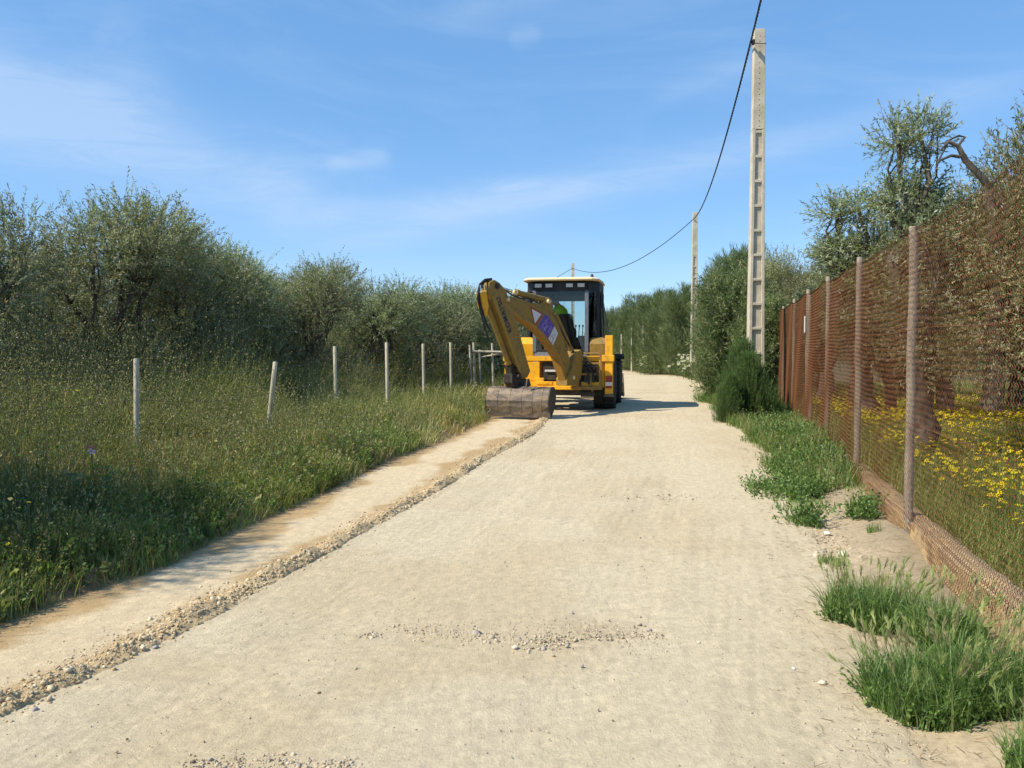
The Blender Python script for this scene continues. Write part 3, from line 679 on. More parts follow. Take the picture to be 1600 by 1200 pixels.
# ---- grasses and weeds
GR = [(.115, .145, .038), (.165, .180, .055), (.085, .112, .030), (.215, .205, .085), (.145, .145, .055), (.20, .17, .085)]
DRY = [(.30, .25, .14), (.24, .19, .11), (.36, .31, .18)]
FRESH = [(.075, .135, .035), (.105, .175, .045), (.055, .100, .03), (.14, .20, .06)]
def veg_height(x, y):
    d = XL(y) - x
    return (.20 + .17 * sstep(0, .9, d) + .32 * sstep(2.2, 3.8, d)) * (.30 + .85 * vnoise(x * 1.1, y * 1.1, 81) + .75 * vnoise(x * 3.3, y * 3.3, 87)) * (1 + .9 * sstep(6.0, 4.0, y) * sstep(.3, 1.4, d))
LEAFK[0] = 1.5
def left_verge():
    parts = []
    def band(y0, y1, dmax, dens, hk, w, seg, pal, lean=.5, dmin=-.06, power=1.0):
        area = (y1 - y0) * dmax; n = int(area * dens); y = rng.uniform(y0, y1, n); d = dmin + (dmax - dmin) * rng.random(n) ** power; x = XL(y) - d
        # stay within what the picture could see, plus a margin
        k = x > -(y * .66 + .9); x = x[k]; y = y[k]; n = len(x)
        tuft = vnoise(x * 5, y * 5, 82); k = rng.random(n) < (.35 + .9 * tuft); x = x[k]; y = y[k]; n = len(x)
        h = veg_height(x, y) * rng.uniform(.45, 1.25, n) * hk; P = np.stack([x, y, land(x, y) - .01], 1)
        dry = vnoise(x * 1.4, y * 1.4, 83) > .62; c = pick(pal, n); q = dry & (rng.random(n) < .4); c[q] = pick(DRY, int(q.sum()))
        c = c * (.55 + .95 * vnoise(x * 1.7, y * 1.7, 88))[:, None] * np.where((vnoise(x * .6, y * .6, 89) > .55)[:, None], np.array([1.2, 1.08, .8]), 1.0)
        m_ = rng.random(n) < .10; c[m_] = pick(DRY, int(m_.sum()))
        parts.append(blades(P, h, w * rng.uniform(.6, 1.4, n), rng.uniform(.1, lean * 1.6, n), c, seg))
    band(2.6, 9, 4.5, 2600, 1.0, .0060, 3, GR)
    band(9, 18, 6.0, 1100, 1.05, .0085, 3, GR)
    band(18, 36, 7.0, 330, 1.1, .015, 2, GR)
    band(2.6, 12, .5, 2600, .8, .007, 3, FRESH, power=.8)
    band(36, 62, 8, 60, 1.0, .04, 2, GR)
    V, Fc, C = merge(parts); tag(mk('grass', V, Fc, M['grass'], C), 'tall mixed green grass covering the verge left of the lane', 'grass', kind='stuff')
    # leafy weeds
    parts = []
    def herbs(y0, y1, dmax, n, leafL, leafW, pal, hk=1.0, m=9, dmin=0, spread=.9):
        y = rng.uniform(y0, y1, n); d = dmin + (dmax - dmin) * rng.random(n); x = XL(y) - d; k = (x > -(y * .66 + .9)) & (rng.random(n) < .2 + 1.1 * vnoise(x * 2.2, y * 2.2, 84)); x = x[k]; y = y[k]; n = len(x)
        P = np.stack([x, y, land(x, y)], 1); D = rng.normal(0, .35, (n, 3)); D[:, 2] = 1
        parts.append(sprigs(P, D, veg_height(x, y) * rng.uniform(.5, 1.15, n) * hk, m, leafL, leafW, pal, spread=spread, stemc=(.12, .15, .06), stemr=.0018))
    herbs(2.8, 9, 3.5, 2600, .030, .014, FRESH + GR)
    herbs(2.8, 9, 3.5, 1500, .018, .008, GR, m=16, hk=1.2)
    herbs(2.8, 9, 3.5, 700, .06, .026, FRESH + GR, m=7)
    herbs(9, 18, 5, 5200, .040, .018, GR + FRESH)
    herbs(18, 34, 7, 3000, .07, .03, GR)
    herbs(2.8, 12, .6, 1500, .036, .020, FRESH, hk=.8)
    herbs(2.8, 12, .7, 900, .055, .030, FRESH + GR, hk=.9, m=7)
    herbs(2.8, 12, .7, 1800, .020, .009, GR + DRY, hk=1.3, m=14, spread=.6)
    herbs(3.0, 6.5, 3.0, 900, .018, .010, DRY + GR, hk=1.9, m=16, dmin=.3, spread=.5)
    herbs(3, 9, 4, 1500, .016, .008, DRY + GR, hk=1.45, m=14, spread=.5)      # leggy stalks with buds
    herbs(3, 12, 5.5, 3800, .020, .007, DRY + [(.26, .25, .12)], hk=2.0, m=18, dmin=.6, spread=.6)
    herbs(4, 13, 5.5, 2600, .055, .022, GR, hk=1.1, m=10, dmin=.4)
    herbs(4, 16, 6, 2400, .030, .006, [(.34, .30, .18), (.28, .25, .14)], hk=1.9, m=12, dmin=.5, spread=.35)
    herbs(8, 24, 7, 5200, .028, .010, DRY + [(.24, .21, .11)], hk=2.1, m=16, dmin=2.2, spread=.7)
    V, Fc, C = merge(parts); tag(mk('weeds', V, Fc, M['leaf'], C), 'tangle of leafy weeds growing through the grass left of the lane', 'weeds', kind='stuff')
    # bramble and dry undergrowth in front of the olives
    n = 15000; y = 7 + 35 * rng.random(n) ** 1.3; d = rng.uniform(3.6, 9.5, n); x = XL(y) - d; k = x > -(y * .66 + 1); x = x[k]; y = y[k]; n = len(x)
    hh = (.75 + .85 * vnoise(x * .8, y * .8, 86)) * sstep(3.4, 5.2, XL(y) - x); P = np.stack([x, y, land(x, y) + rng.random(n) * hh], 1); D = rng.normal(0, .7, (n, 3)); D[:, 2] = np.abs(D[:, 2]) + .3
    V, Fc, C = sprigs(P, D, rng.uniform(.2, .5, n), 11, .045, .018, [(.13, .14, .055), (.19, .18, .08), (.24, .20, .11), (.10, .115, .045)], stemc=(.16, .12, .08), stemr=.003)
    tag(mk('undergrowth', V, Fc, M['leaf'], C), 'brownish green scrub at the foot of the olive grove', 'undergrowth', kind='stuff')
left_verge()

def flower_cards(P, r, col, petals=6, flat=.35):
    """small daisies: a ring of petals facing roughly upward"""
    n = len(P); N_ = rng.normal(0, .45, (n, 3)); N_[:, 2] = 1; N_ /= np.linalg.norm(N_, axis=1, keepdims=True); a0 = rng.normal(0, 1, (n, 3)); S = np.cross(N_, a0); S /= np.linalg.norm(S, axis=1, keepdims=True); U = np.cross(N_, S)
    V = []; 
    for k in range(petals):
        a = 2 * math.pi * k / petals
        def pt(ang, rr, up): return P + (S * math.cos(ang) + U * math.sin(ang)) * (r * rr)[:, None] + N_ * (r * up)[:, None]
        V += [pt(a, .1, 0), pt(a - .38, .7, .12), pt(a, 1.0, .18), pt(a + .38, .7, .12)]
    V = np.stack(V, 1); f = np.arange(petals * 4).reshape(petals, 4)[None] + (np.arange(n) * petals * 4)[:, None, None]
    return V.reshape(-1, 3), f.reshape(-1, 4), np.repeat(col, petals * 4, 0)
def fence_x(y): return 3.09 + (y - 6.44) * .2423
def right_field():
    parts = []
    FG = [(.14, .19, .045), (.19, .235, .06), (.11, .15, .035), (.23, .23, .08)]
    for y0, y1, wd, dens, w, hk in ((3.4, 8, 3.2, 2100, .006, .20), (8, 14, 6, 850, .009, .24), (14, 30, 12, 140, .018, .28)):
        n = int((y1 - y0) * wd * dens); y = rng.uniform(y0, y1, n); x = fence_x(y) + .18 + wd * rng.random(n); k = x < y * .66 + 1.2; x = x[k]; y = y[k]; n = len(x)
        P = np.stack([x, y, land(x, y)], 1); parts.append(blades(P, hk * rng.uniform(.6, 1.5, n), np.full(n, w), rng.uniform(.1, .7, n), pick(FG, n), 2))
    V, Fc, C = merge(parts); tag(mk('meadow_grass', V, Fc, M['grass'], C), 'green meadow grass behind the rusty mesh fence', 'grass', kind='stuff')
    n = 26000; y = 3.6 + 15 * rng.random(n) ** 1.0; x = fence_x(y) + .45 + 8 * rng.random(n); dens = vnoise(x * .9, y * .9, 91) * .6 + vnoise(x * 3.5, y * 3.5, 92) * .4 + .25 * rng.random(n)
    k = (x < y * .66 + 1) & (dens > .44 + .06 * (y < 4.6)); x = x[k]; y = y[k]; n = len(x); P = np.stack([x, y, land(x, y) + rng.uniform(.24, .38, n)], 1)
    V, Fc, C = flower_cards(P, rng.uniform(.014, .029, n), pick([(.80, .62, .01), (.85, .70, .02), (.75, .52, .01)], n, .08))
    st = stems_mesh(P - np.array([0, 0, .26]), P, np.full(n, .0015), np.tile([.08, .12, .03], (n, 1)))
    V, Fc, C = merge([(V, Fc, C), st]); tag(mk('yellow_flowers', V, Fc, M['petal'], C), 'many small yellow daisies in the meadow behind the fence', 'flowers', kind='stuff')
right_field()

def verge_right():
    parts = []
    def clump(px, py, rad, n, h, pal, w=.006, lean=.8):
        x0, y0 = on_ground(px, py); a = rng.uniform(0, 6.28, n); r = rad * rng.random(n) ** .6; x = x0 + r * np.cos(a); y = y0 + r * np.sin(a) * 1.2
        P = np.stack([x, y, np.where(x < XR(y) + .15, lane_z(x, y), land(x, y)) - .005], 1); parts.append(blades(P, h * rng.uniform(.4, 1.2, n), np.full(n, w), rng.uniform(.1, lean, n), pick(pal, n), 3))
    for px, py, rad, n, h in ((1225, 700, .42, 700, .22), (1240, 730, .4, 700, .22), (1230, 765, .38, 600, .12), (1190, 690, .3, 300, .12), (1205, 650, .5, 900, .30), (1165, 640, .5, 800, .26), (1180, 665, .5, 900, .24),
                              (1255, 690, .4, 700, .28), (1285, 755, .3, 400, .22), (1260, 818, .16, 250, .09), (1350, 800, .15, 220, .14), (1365, 845, .05, 60, .1), (1300, 880, .10, 180, .07),
                              (1140, 640, .5, 500, .18), (1125, 625, .7, 600, .25), (1270, 790, .22, 220, .07), (1225, 795, .12, 80, .05), (1320, 770, .3, 250, .15), (1135, 622, .9, 1200, .40), (1165, 628, .8, 1300, .42), (1200, 645, .6, 900, .40), (1150, 655, .35, 500, .2)):
        clump(px, py, rad, n, h, FRESH + GR[:2])
    n = 30000; y = 8.2 + 14 * rng.random(n) ** 1.2; lo = XR(y) + .02 + .45 * np.clip(fbm(y * 1.3, y * 0, 95) + .3, 0, 1) * (y < 12); hi = fence_x(y) + .02; x = lo + (hi - lo) * rng.random(n)
    k = rng.random(n) < (.15 + 1.1 * vnoise(x * 2.2, y * 1.6, 96)) * (.35 + .65 * sstep(8.2, 9.6, y)); x = x[k]; y = y[k]; n = len(x); P = np.stack([x, y, land(x, y) - .005], 1)
    parts.append(blades(P, rng.uniform(.08, .36, n) * (.6 + .8 * vnoise(x * 1.5, y * 1.5, 97)), np.full(n, .009), rng.uniform(.1, .9, n), pick(FRESH + GR + DRY[:1], n), 3))
    # edge grass along the far right side of the lane
    n = 9000; y = rng.uniform(16, 62, n); x = XR(y) + .1 + rng.random(n) ** 1.3 * 1.8; k = y < 70; P = np.stack([x, y, land(x, y)], 1)
    parts.append(blades(P, rng.uniform(.12, .42, n), np.full(n, .025), rng.uniform(.1, .8, n), pick(GR + FRESH, n), 2))
    V, Fc, C = merge(parts); tag(mk('verge_grass', V, Fc, M['grass'], C), 'short green tufts between the lane and the rusty fence', 'grass', kind='stuff')
    parts = []
    for px, py, rad, n in ((1140, 628, .8, 1500), (1185, 632, .7, 1500), (1180, 650, .55, 900), (1150, 632, .6, 700), (1215, 690, .4, 420), (1250, 740, .35, 420), (1225, 770, .35, 500), (1205, 630, .5, 500), (1345, 815, .12, 90), (1255, 815, .15, 120)):
        x0, y0 = on_ground(px, py); a = rng.uniform(0, 6.28, n); r = rad * rng.random(n) ** .55; x = x0 + r * np.cos(a); y = y0 + r * np.sin(a) * 1.3
        P = np.stack([x, y, land(x, y)], 1); D = rng.normal(0, .5, (n, 3)); D[:, 2] = .8
        parts.append(sprigs(P, D, rng.uniform(.06, .30, n), 8, .036, .020, FRESH, stemc=(.1, .14, .05), stemr=.0015))
    n = 4200; y = 8.6 + 12 * rng.random(n); x = XR(y) + .15 + (fence_x(y) - XR(y) - .15) * rng.random(n); k = rng.random(n) < .1 + 1.1 * vnoise(x * 1.8, y * 1.5, 98); x = x[k]; y = y[k]; n = len(x)
    P = np.stack([x, y, land(x, y)], 1); D = rng.normal(0, .5, (n, 3)); D[:, 2] = .9; parts.append(sprigs(P, D, rng.uniform(.08, .34, n), 8, .04, .022, FRESH + GR[:2], stemc=(.1, .14, .05), stemr=.0018))
    V, Fc, C = merge(parts); tag(mk('leafy_verge', V, Fc, M['leaf'], C), 'low leafy green weeds along the foot of the rusty fence', 'weeds', kind='stuff')
    # dead stalks and litter lying on the sandy verge
    n = 2600; y = 2.6 + 9 * rng.random(n) ** 1.2; x = XR(y) - .35 + (fence_x(y) - XR(y) + .3) * rng.random(n) ** .8; k = x < fence_x(y) - .05; x = x[k]; y = y[k]; n = len(x)
    z0 = np.where(x < XR(y) + .15, lane_z(x, y), land(x, y)) + .006; A = np.stack([x, y, z0], 1); D = rng.normal(0, 1, (n, 3)); D[:, 2] = np.abs(rng.normal(0, .18, n)); D /= np.linalg.norm(D, axis=1, keepdims=True)
    V, Fc, C = stems_mesh(A, A + D * rng.uniform(.01, .07, n)[:, None], rng.uniform(.0006, .0016, n), pick([(.20, .14, .08), (.34, .27, .16), (.12, .085, .055)], n))
    tag(mk('dry_litter', V, Fc, M['stone'], C), 'dead stalks and straw scattered on the sandy right verge', 'litter', kind='stuff')
    # white umbels by the far bend
    n = 260; px = rng.choice([1005, 1015, 1035, 1066, 1075, 1082], n) + rng.normal(0, 7, n); py = rng.normal(566, 6, n); Y = np.where(px < 1045, 46, 39) + rng.uniform(-1, 1, n)
    P = np.array([at_depth(a, b, c) for a, b, c in zip(px, py, Y)]); P[:, 2] = np.clip(P[:, 2], .25, 1.1)
    V, Fc, C = merge([flower_cards(P, rng.uniform(.05, .10, n), pick([(.62, .60, .42), (.7, .68, .55)], n, .1), 5), stems_mesh(P - np.array([0, 0, .5]), P, np.full(n, .008), np.tile([.08, .12, .04], (n, 1)))])
    tag(mk('white_flowers', V, Fc, M['petal'], C), 'cream wildflowers beside the far bend of the lane', 'flowers', kind='stuff')
    n = 2600; px = rng.uniform(985, 1098, n); Y = rng.uniform(36, 50, n); x = (px - 800) / F * Y; k = x > XR(Y) + .2; x = x[k]; Y = Y[k]; n = len(x)
    P = np.stack([x, Y, land(x, Y) + rng.random(n) * .5], 1); D = rng.normal(0, .5, (n, 3)); D[:, 2] = 1
    V, Fc, C = sprigs(P, D, rng.uniform(.2, .5, n), 8, .09, .035, GR + FRESH, stemr=.004)
    tag(mk('far_weeds', V, Fc, M['leaf'], C), 'knee high green weeds beside the far bend of the lane', 'weeds', kind='stuff')
verge_right()

def barley_clump(px, py, rad, n, h, heads, lab, seed):
    """a tussock of wild barley: arching blades with bristly seed heads"""
    global rng
    keep = rng; rng = np.random.default_rng(seed); x0, y0 = on_ground(px, py); root = empty('wild_barley_clump', (x0, y0, float(land(x0, y0)) if x0 > XR(y0) else float(grade(np.array(y0)))))
    a = rng.uniform(0, 6.28, n); r = rad * rng.random(n) ** .6; off = np.stack([r * np.cos(a), r * np.sin(a), np.zeros(n)], 1)
    off[:, 2] = -.01
    V, Fc, C = merge([blades(off, h * rng.uniform(.45, 1.1, n), .0062 * rng.uniform(.6, 1.5, n), rng.uniform(.1, .9, n), pick(FRESH + [(.17, .22, .08)], n), 4),
                      sprigs(off[:n // 5], np.concatenate([rng.normal(0, .5, (n // 5, 2)), np.ones((n // 5, 1))], 1), h * rng.uniform(.25, .6, n // 5), 10, .026, .014, FRESH, stemc=(.1, .14, .05))])
    mk('blades', V, Fc, M['grass'], C, parent=root)
    a = rng.uniform(0, 6.28, heads); r = rad * rng.random(heads) ** .5 * .9; B = np.stack([r * np.cos(a), r * np.sin(a), np.zeros(heads)], 1)
    D = np.stack([np.cos(a) * .35, np.sin(a) * .35, np.ones(heads)], 1) + rng.normal(0, .18, (heads, 3)); D /= np.linalg.norm(D, axis=1, keepdims=True)
    T = B + D * (h * rng.uniform(.8, 1.15, heads))[:, None]; parts = [stems_mesh(B, T, np.full(heads, .0014), np.tile([.13, .17, .06], (heads, 1)))]
    aw = 34; pp = np.repeat(T, aw, 0); dd = np.repeat(D + np.array([.12, 0, -.1]), aw, 0); t = np.tile(np.linspace(0, 1, aw), heads)[:, None]
    pos = pp + dd * .070 * t; ld = dd + rng.normal(0, .20, pos.shape); parts.append(leaves(pos, ld, rng.uniform(.030, .055, len(pos)) * (1.1 - .4 * t[:, 0]), np.full(len(pos), .0030), np.repeat(pick([(.20, .25, .09), (.26, .28, .12), (.22, .20, .11)], heads), aw, 0)))
    V, Fc, C = merge(parts); mk('seed_heads', V, Fc, M['grass'], C, parent=root); rng = keep
    return tag(root, lab, 'grass clump', 'wild barley clumps by the rusty fence')
barley_clump(1362, 965, .25, 1700, .27, 60, 'bushy wild barley in front of the fence wall, farther of the two large clumps', 71)
barley_clump(1475, 1015, .16, 1000, .28, 36, 'clump of wild barley close to the wall between the two large clumps', 72)
barley_clump(1450, 1100, .26, 2500, .27, 60, 'largest clump of wild barley, at the bottom right', 73)
barley_clump(1550, 1110, .22, 1600, .29, 44, 'clump of wild barley at the right edge of the photo', 74)
barley_clump(1640, 1240, .14, 700, .22, 16, 'clump of wild barley cut by the bottom right corner', 75)

def mallow():
    x, y = -3.3, 6.6; root = empty('mallow_plant', (x, y, float(land(x, y)))); n = 26
    P = rng.normal(0, .10, (n, 3)); P[:, 2] = rng.uniform(.2, .5, n); V, Fc, C = flower_cards(P, rng.uniform(.035, .06, n), pick([(.06, .11, .035), (.08, .14, .045)], n), 7)
    V2 = stems_mesh(np.zeros((n, 3)), P, np.full(n, .003), np.tile([.08, .12, .04], (n, 1))); V, Fc, C = merge([(V, Fc, C), V2]); mk('leaves', V, Fc, M['leaf'], C, parent=root)
    P = np.array([[.0, -.12, .66], [.015, -.13, .63]]); V, Fc, C = flower_cards(P, np.array([.042, .034]), np.array([[.55, .12, .50], [.70, .42, .66]]), 5)
    V, Fc, C = merge([(V, Fc, C), stems_mesh(np.zeros((2, 3)), P, np.full(2, .003), np.tile([.08, .12, .04], (2, 1)))]); mk('flower', V, Fc, M['petal'], C, parent=root)
    tag(root, 'mallow with one purple pink flower standing in the shaded weeds left of the first post', 'mallow')
mallow()
def verge_flowers():
    P = []
    for px, py, Y in ((45, 785, 5.4), (12, 850, 5.2), (165, 765, 6.0), (60, 840, 5.2), (375, 715, 8.5), (390, 702, 8.8), (290, 690, 8.5), (25, 640, 7), (90, 655, 7), (120, 610, 8.5)):
        x, _, z = at_depth(px, py, Y); P.append((x, Y, z))
    P = np.array(P); n = len(P); base = P.copy(); base[:, 2] = land(P[:, 0], P[:, 1]); V, Fc, C = merge([flower_cards(P, np.full(n, .016), pick([(.8, .62, .02)], n), 6), stems_mesh(base, P, np.full(n, .0018), np.tile([.12, .15, .05], (n, 1)))])
    tag(mk('yellow_weed_flowers', V, Fc, M['petal'], C), 'sparse yellow flowers on thin stalks in the left verge', 'flowers', kind='stuff')
verge_flowers()

# ------------------------------------------------------------------ rusty mesh fence with its low wall
FD = Vector((.2423, 1, 0)).normalized(); FN = Vector((-FD.y, FD.x, 0))       # FN points to the lane
FH = 2.27
def fence_pt(s, off=0, z=0): return Vector((3.09, 6.44, 0)) + FD * s + FN * off + Vector((0, 0, z))
def right_fence():
    root = empty('mesh_fence', fence_pt(0)); tag(root, 'tall rust brown chain link fence on round posts along the right of the lane', 'fence')
    IM = root.matrix_basis.inverted(); SP = 2.446
    posts = [k * SP for k in range(0, 8)]
    for i, s in enumerate(posts):
        mb = MB(); top = FH + rng.uniform(-.02, .05); lean = rng.uniform(-.02, .02); b = fence_pt(s, 0, -.25); t = fence_pt(s + lean, 0, top)
        n = 10; pts = [b.lerp(t, j / n) + Vector((rng.normal(0, .003), rng.normal(0, .003), 0)) for j in range(n + 1)]
        mb.tube(pts, [.035 - .003 * j / n for j in range(n + 1)], 12); mb.build('post', M['fence_post'], root, smooth=True, M=IM)
    # doubled, braced post
    for s0, s1, z0, z1 in ((7.18, 7.28, -.2, 2.2), (6.95, 7.30, -.2, 1.35)):
        mb = MB(); mb.tube([fence_pt(s0, -.02, z0), fence_pt((s0 + s1) / 2, -.02, (z0 + z1) / 2 + .02), fence_pt(s1, -.02, z1)], [.035, .036, .03], 10); mb.build('brace', M['fence_post'], root, smooth=True, M=IM)
    # chain link: zigzag wires, each hooking its neighbours
    s0, s1 = -3.6, 17.2; pitch = .040; cell = .046; nw = int((s1 - s0) / (pitch / 2 * 2)); zb, zt = -.22, FH - .03
    nz = int((zt - zb) / (cell / 2)); zz = np.linspace(0, 1, nz + 1); r = .0018
    wob = lambda s, z: .012 * np.sin(s * 3.1 + z * 2) + .022 * fbm(s * .6, z * .8, 101)
    allV = []; 
    idx = np.arange(nw + 1); s_c = s0 + idx * pitch
    zig = np.where(np.arange(nz + 1) % 2 == 0, -.5, .5)[None, :] * pitch * 1.06
    S = s_c[:, None] + zig * np.ones((nw + 1, 1)); 
    topz = zt - .05 * np.abs(np.sin(np.pi * (S / SP))) ** .7 - .02 * vnoise(S * 2, S * 0, 102); botz = np.maximum(grade(6.44 + S * FD.y) + .03, zb) + .03 * vnoise(S * 3, S * 0, 103)
    Zc = botz + (topz - botz) * zz[None, :]; S = S + .03 * fbm(S * 1.5, Zc * 1.5, 105); Zc = Zc + .010 * fbm(S * 1.3, Zc * 1.3, 106)
    O = .055 + wob(S, Zc) + np.where((np.arange(nz + 1) % 2 == 0), .0018, -.0018)[None, :]
    base = np.array(fence_pt(0)); P = base + S[..., None] * np.array(FD) + O[..., None] * np.array(FN); P[..., 2] = Zc
    # triangular section wires
    A1 = np.array(FN) * r * 1.15; A2 = np.array(FD) * r * 1.0
    V = np.stack([P + A1, P - A1 * .5 + A2, P - A1 * .5 - A2], 2)          # (wires, nz+1, 3, 3)
    W = nw + 1; vid = np.arange(W * (nz + 1) * 3).reshape(W, nz + 1, 3)
    f = [np.stack([vid[:, :-1, a], vid[:, :-1, b], vid[:, 1:, b], vid[:, 1:, a]], -1).reshape(-1, 4) for a, b in ((0, 1), (1, 2), (2, 0))]
    V = V.reshape(-1, 3) - np.array(root.location)
    mk('chain_link', V, np.concatenate(f), M['rust'], parent=root, smooth=True)
    for z, nm in ((FH - .035, 'strand'), (1.45, 'strand'), (.75, 'strand'), (.06, 'strand')):
        mb = MB(); pts = []
        for j in range(200):
            s = s0 + (s1 - s0) * j / 199; sag = .05 * abs(math.sin(math.pi * s / SP)) ** .7 if z > 2 else .01 * math.sin(s * 2.1)
            pts.append(fence_pt(s, .052, z - sag))
        mb.tube(pts, .0022, 5); mb.build(nm, M['rust'], root, M=IM)
    # low wall
    s = np.arange(-4.2, 7.2, .05); prof = []
    for k, si in enumerate(s):
        yy = 6.44 + si * FD.y; g = float(grade(np.array(yy))) - .12; h = .02 + .05 * fbm(np.array(si * 1.7), np.array(0.), 111) + .035 * fbm(np.array(si * 8), np.array(0.), 112)
        if .9 < si < 2.2: h += .03
        if -.22 < si < -.05: h -= .12
        h = float(h); o1 = .045 + .012 * float(fbm(np.array(si * 4), np.array(3.), 113)); o2 = -.17
        ring = [(o1 + .03, g), (o1 + .012, g + .1), (o1, g + .2 if g + .2 < h - .03 else h - .03), (o1 - .008, h - .012), (o1 - .03, h), (-.06, h + .006 + .01 * random.random()), (o2 + .03, h - .004), (o2, h - .03), (o2 - .01, g)]
        prof.append([fence_pt(float(si), o + .006 * random.random(), z) for o, z in ring])
    V = [p for r_ in prof for p in r_]; k = len(prof[0]); Fc = []
    for i in range(len(prof) - 1):
        for j in range(k - 1): Fc.append((i * k + j, i * k + j + 1, (i + 1) * k + j + 1, (i + 1) * k + j))
    Fc.append(tuple(range(k))); Fc.append(tuple((len(prof) - 1) * k + j for j in range(k)))
    mb = MB(); mb.add(V, Fc); w = mb.build('low_wall', M['wall'], smooth=True); tag(w, 'low crumbling wall with orange lichen under the rusty mesh fence', 'wall')
    # small plate fixed to the fence, seen almost edge on
    mb = MB(); c = fence_pt(7.0, .085, 1.72); Mx = Matrix((FD, FN, Vector((0, 0, 1)))).transposed(); mb.box(c, (.15, .004, .26), Mx); 
    sg = mb.build('fence_sign', M['sign'], bevel=.0015); tag(sg, 'small white plate hung on the rusty fence at the doubled post, seen edge on', 'sign')
right_fence()

# ------------------------------------------------------------------ wire fence on the left
def left_fence():
    root = empty('wire_fence', (0, 0, 0)); tag(root, 'fence of thin round wooden posts and sagging wires in the weeds left of the lane', 'fence')
    Pp = [((213, 560), (214, 725), 9.0, .033), ((430, 565), (416, 700), 11.0, .032), ((523, 541), (525, 640), 14.3, .032), ((604, 535), (606, 655), 15.6, .035), ((661, 537), (663, 635), 17.9, .035), ((704, 535), (705, 605), 19.9, .034), ((-330, 560), (-330, 800), 6.6, .04)]
    tops = []
    for (a, b, Y, r) in Pp:
        t = Vector(at_depth(*a, Y)); bt = Vector(at_depth(*b, Y)); g = float(land(bt.x, Y)) - .15; k = (t.z - g) / (t.z - bt.z) if t.z != bt.z else 1; q = t + (bt - t) * k
        mb = MB(); mb.tube([q, q.lerp(t, .33), q.lerp(t, .66), t - Vector((0, 0, .015)), t], [r, r * .97, r * .93, r * .92, r * .70], 12); mb.build('post', M['wood_post'], root, smooth=True); tops.append((q, t))
    order = sorted(range(len(tops)), key=lambda i: tops[i][0].y)
    for fr in (.42, .68, .92):
        mb = MB(); pts = []
        seq = [tops[i][0].lerp(tops[i][1], fr) for i in order]
        for a, b in zip(seq[:-1], seq[1:]):
            for j in range(8):
                t = j / 8; p = a.lerp(b, t); p.z -= .10 * math.sin(math.pi * t) * (1.4 - fr); pts.append(p)
        pts.append(seq[-1]); mb.tube(pts, .0028, 5); mb.build('strand', M['wire'], root)
    # pipe gate beyond
    g = empty('pipe_gate', (0, 0, 0)); tag(g, 'pale pipe gate with slim posts and crossing rails behind the digger arm', 'gate')
    for px, t, b, Y, r in ((734, 539, 592, 23.6, .030), (740, 535, 600, 22.6, .033), (749, 546, 600, 25, .028), (769, 536, 602, 22.6, .032)):
        A = Vector(at_depth(px, t, Y)); B = Vector((A.x + .04, Y, float(land(A.x, Y)))); mb = MB(); mb.cyl(B, A, r, 10); mb.build('post', M['wood_post'], g, smooth=True)
    for a, b, r in (((738, 549, 22.5), (812, 551, 22.5), .034), ((752, 558, 22.7), (808, 549, 22.4), .026)):
        mb = MB(); mb.cyl(at_depth(*a), at_depth(*b), r, 10); mb.build('rail', M['wood_post'], g, smooth=True)
left_fence()

def far_stakes():
    for px, t, b, Y, lx, lab in ((971, 522, 570, 52, 0, 'thin pale stake nearest the digger at the far hedge'), (987, 512, 566, 50, 0, 'second thin stake from the digger at the far hedge'), (1009, 508, 556, 48, -4, 'leaning stake in the middle of the far hedge'),
                             (1004, 512, 556, 49, 0, 'upright stake right behind the leaning one'), (1046, 499, 540, 45, 0, 'tall thin stake left of the second concrete pole'), (1017, 516, 560, 49, 0, 'brown stake right of the leaning one')):
        A = Vector(at_depth(px + lx, t, Y)); B = Vector(at_depth(px, b, Y)); B.z = float(land(B.x, Y)); mb = MB(); mb.tube([B, B.lerp(A, .5), A], [.05, .045, .04], 8)
        o = mb.build('stake', M['wood_post'], smooth=True); tag(o, lab, 'stake', 'stakes in front of the far hedge')
far_stakes()

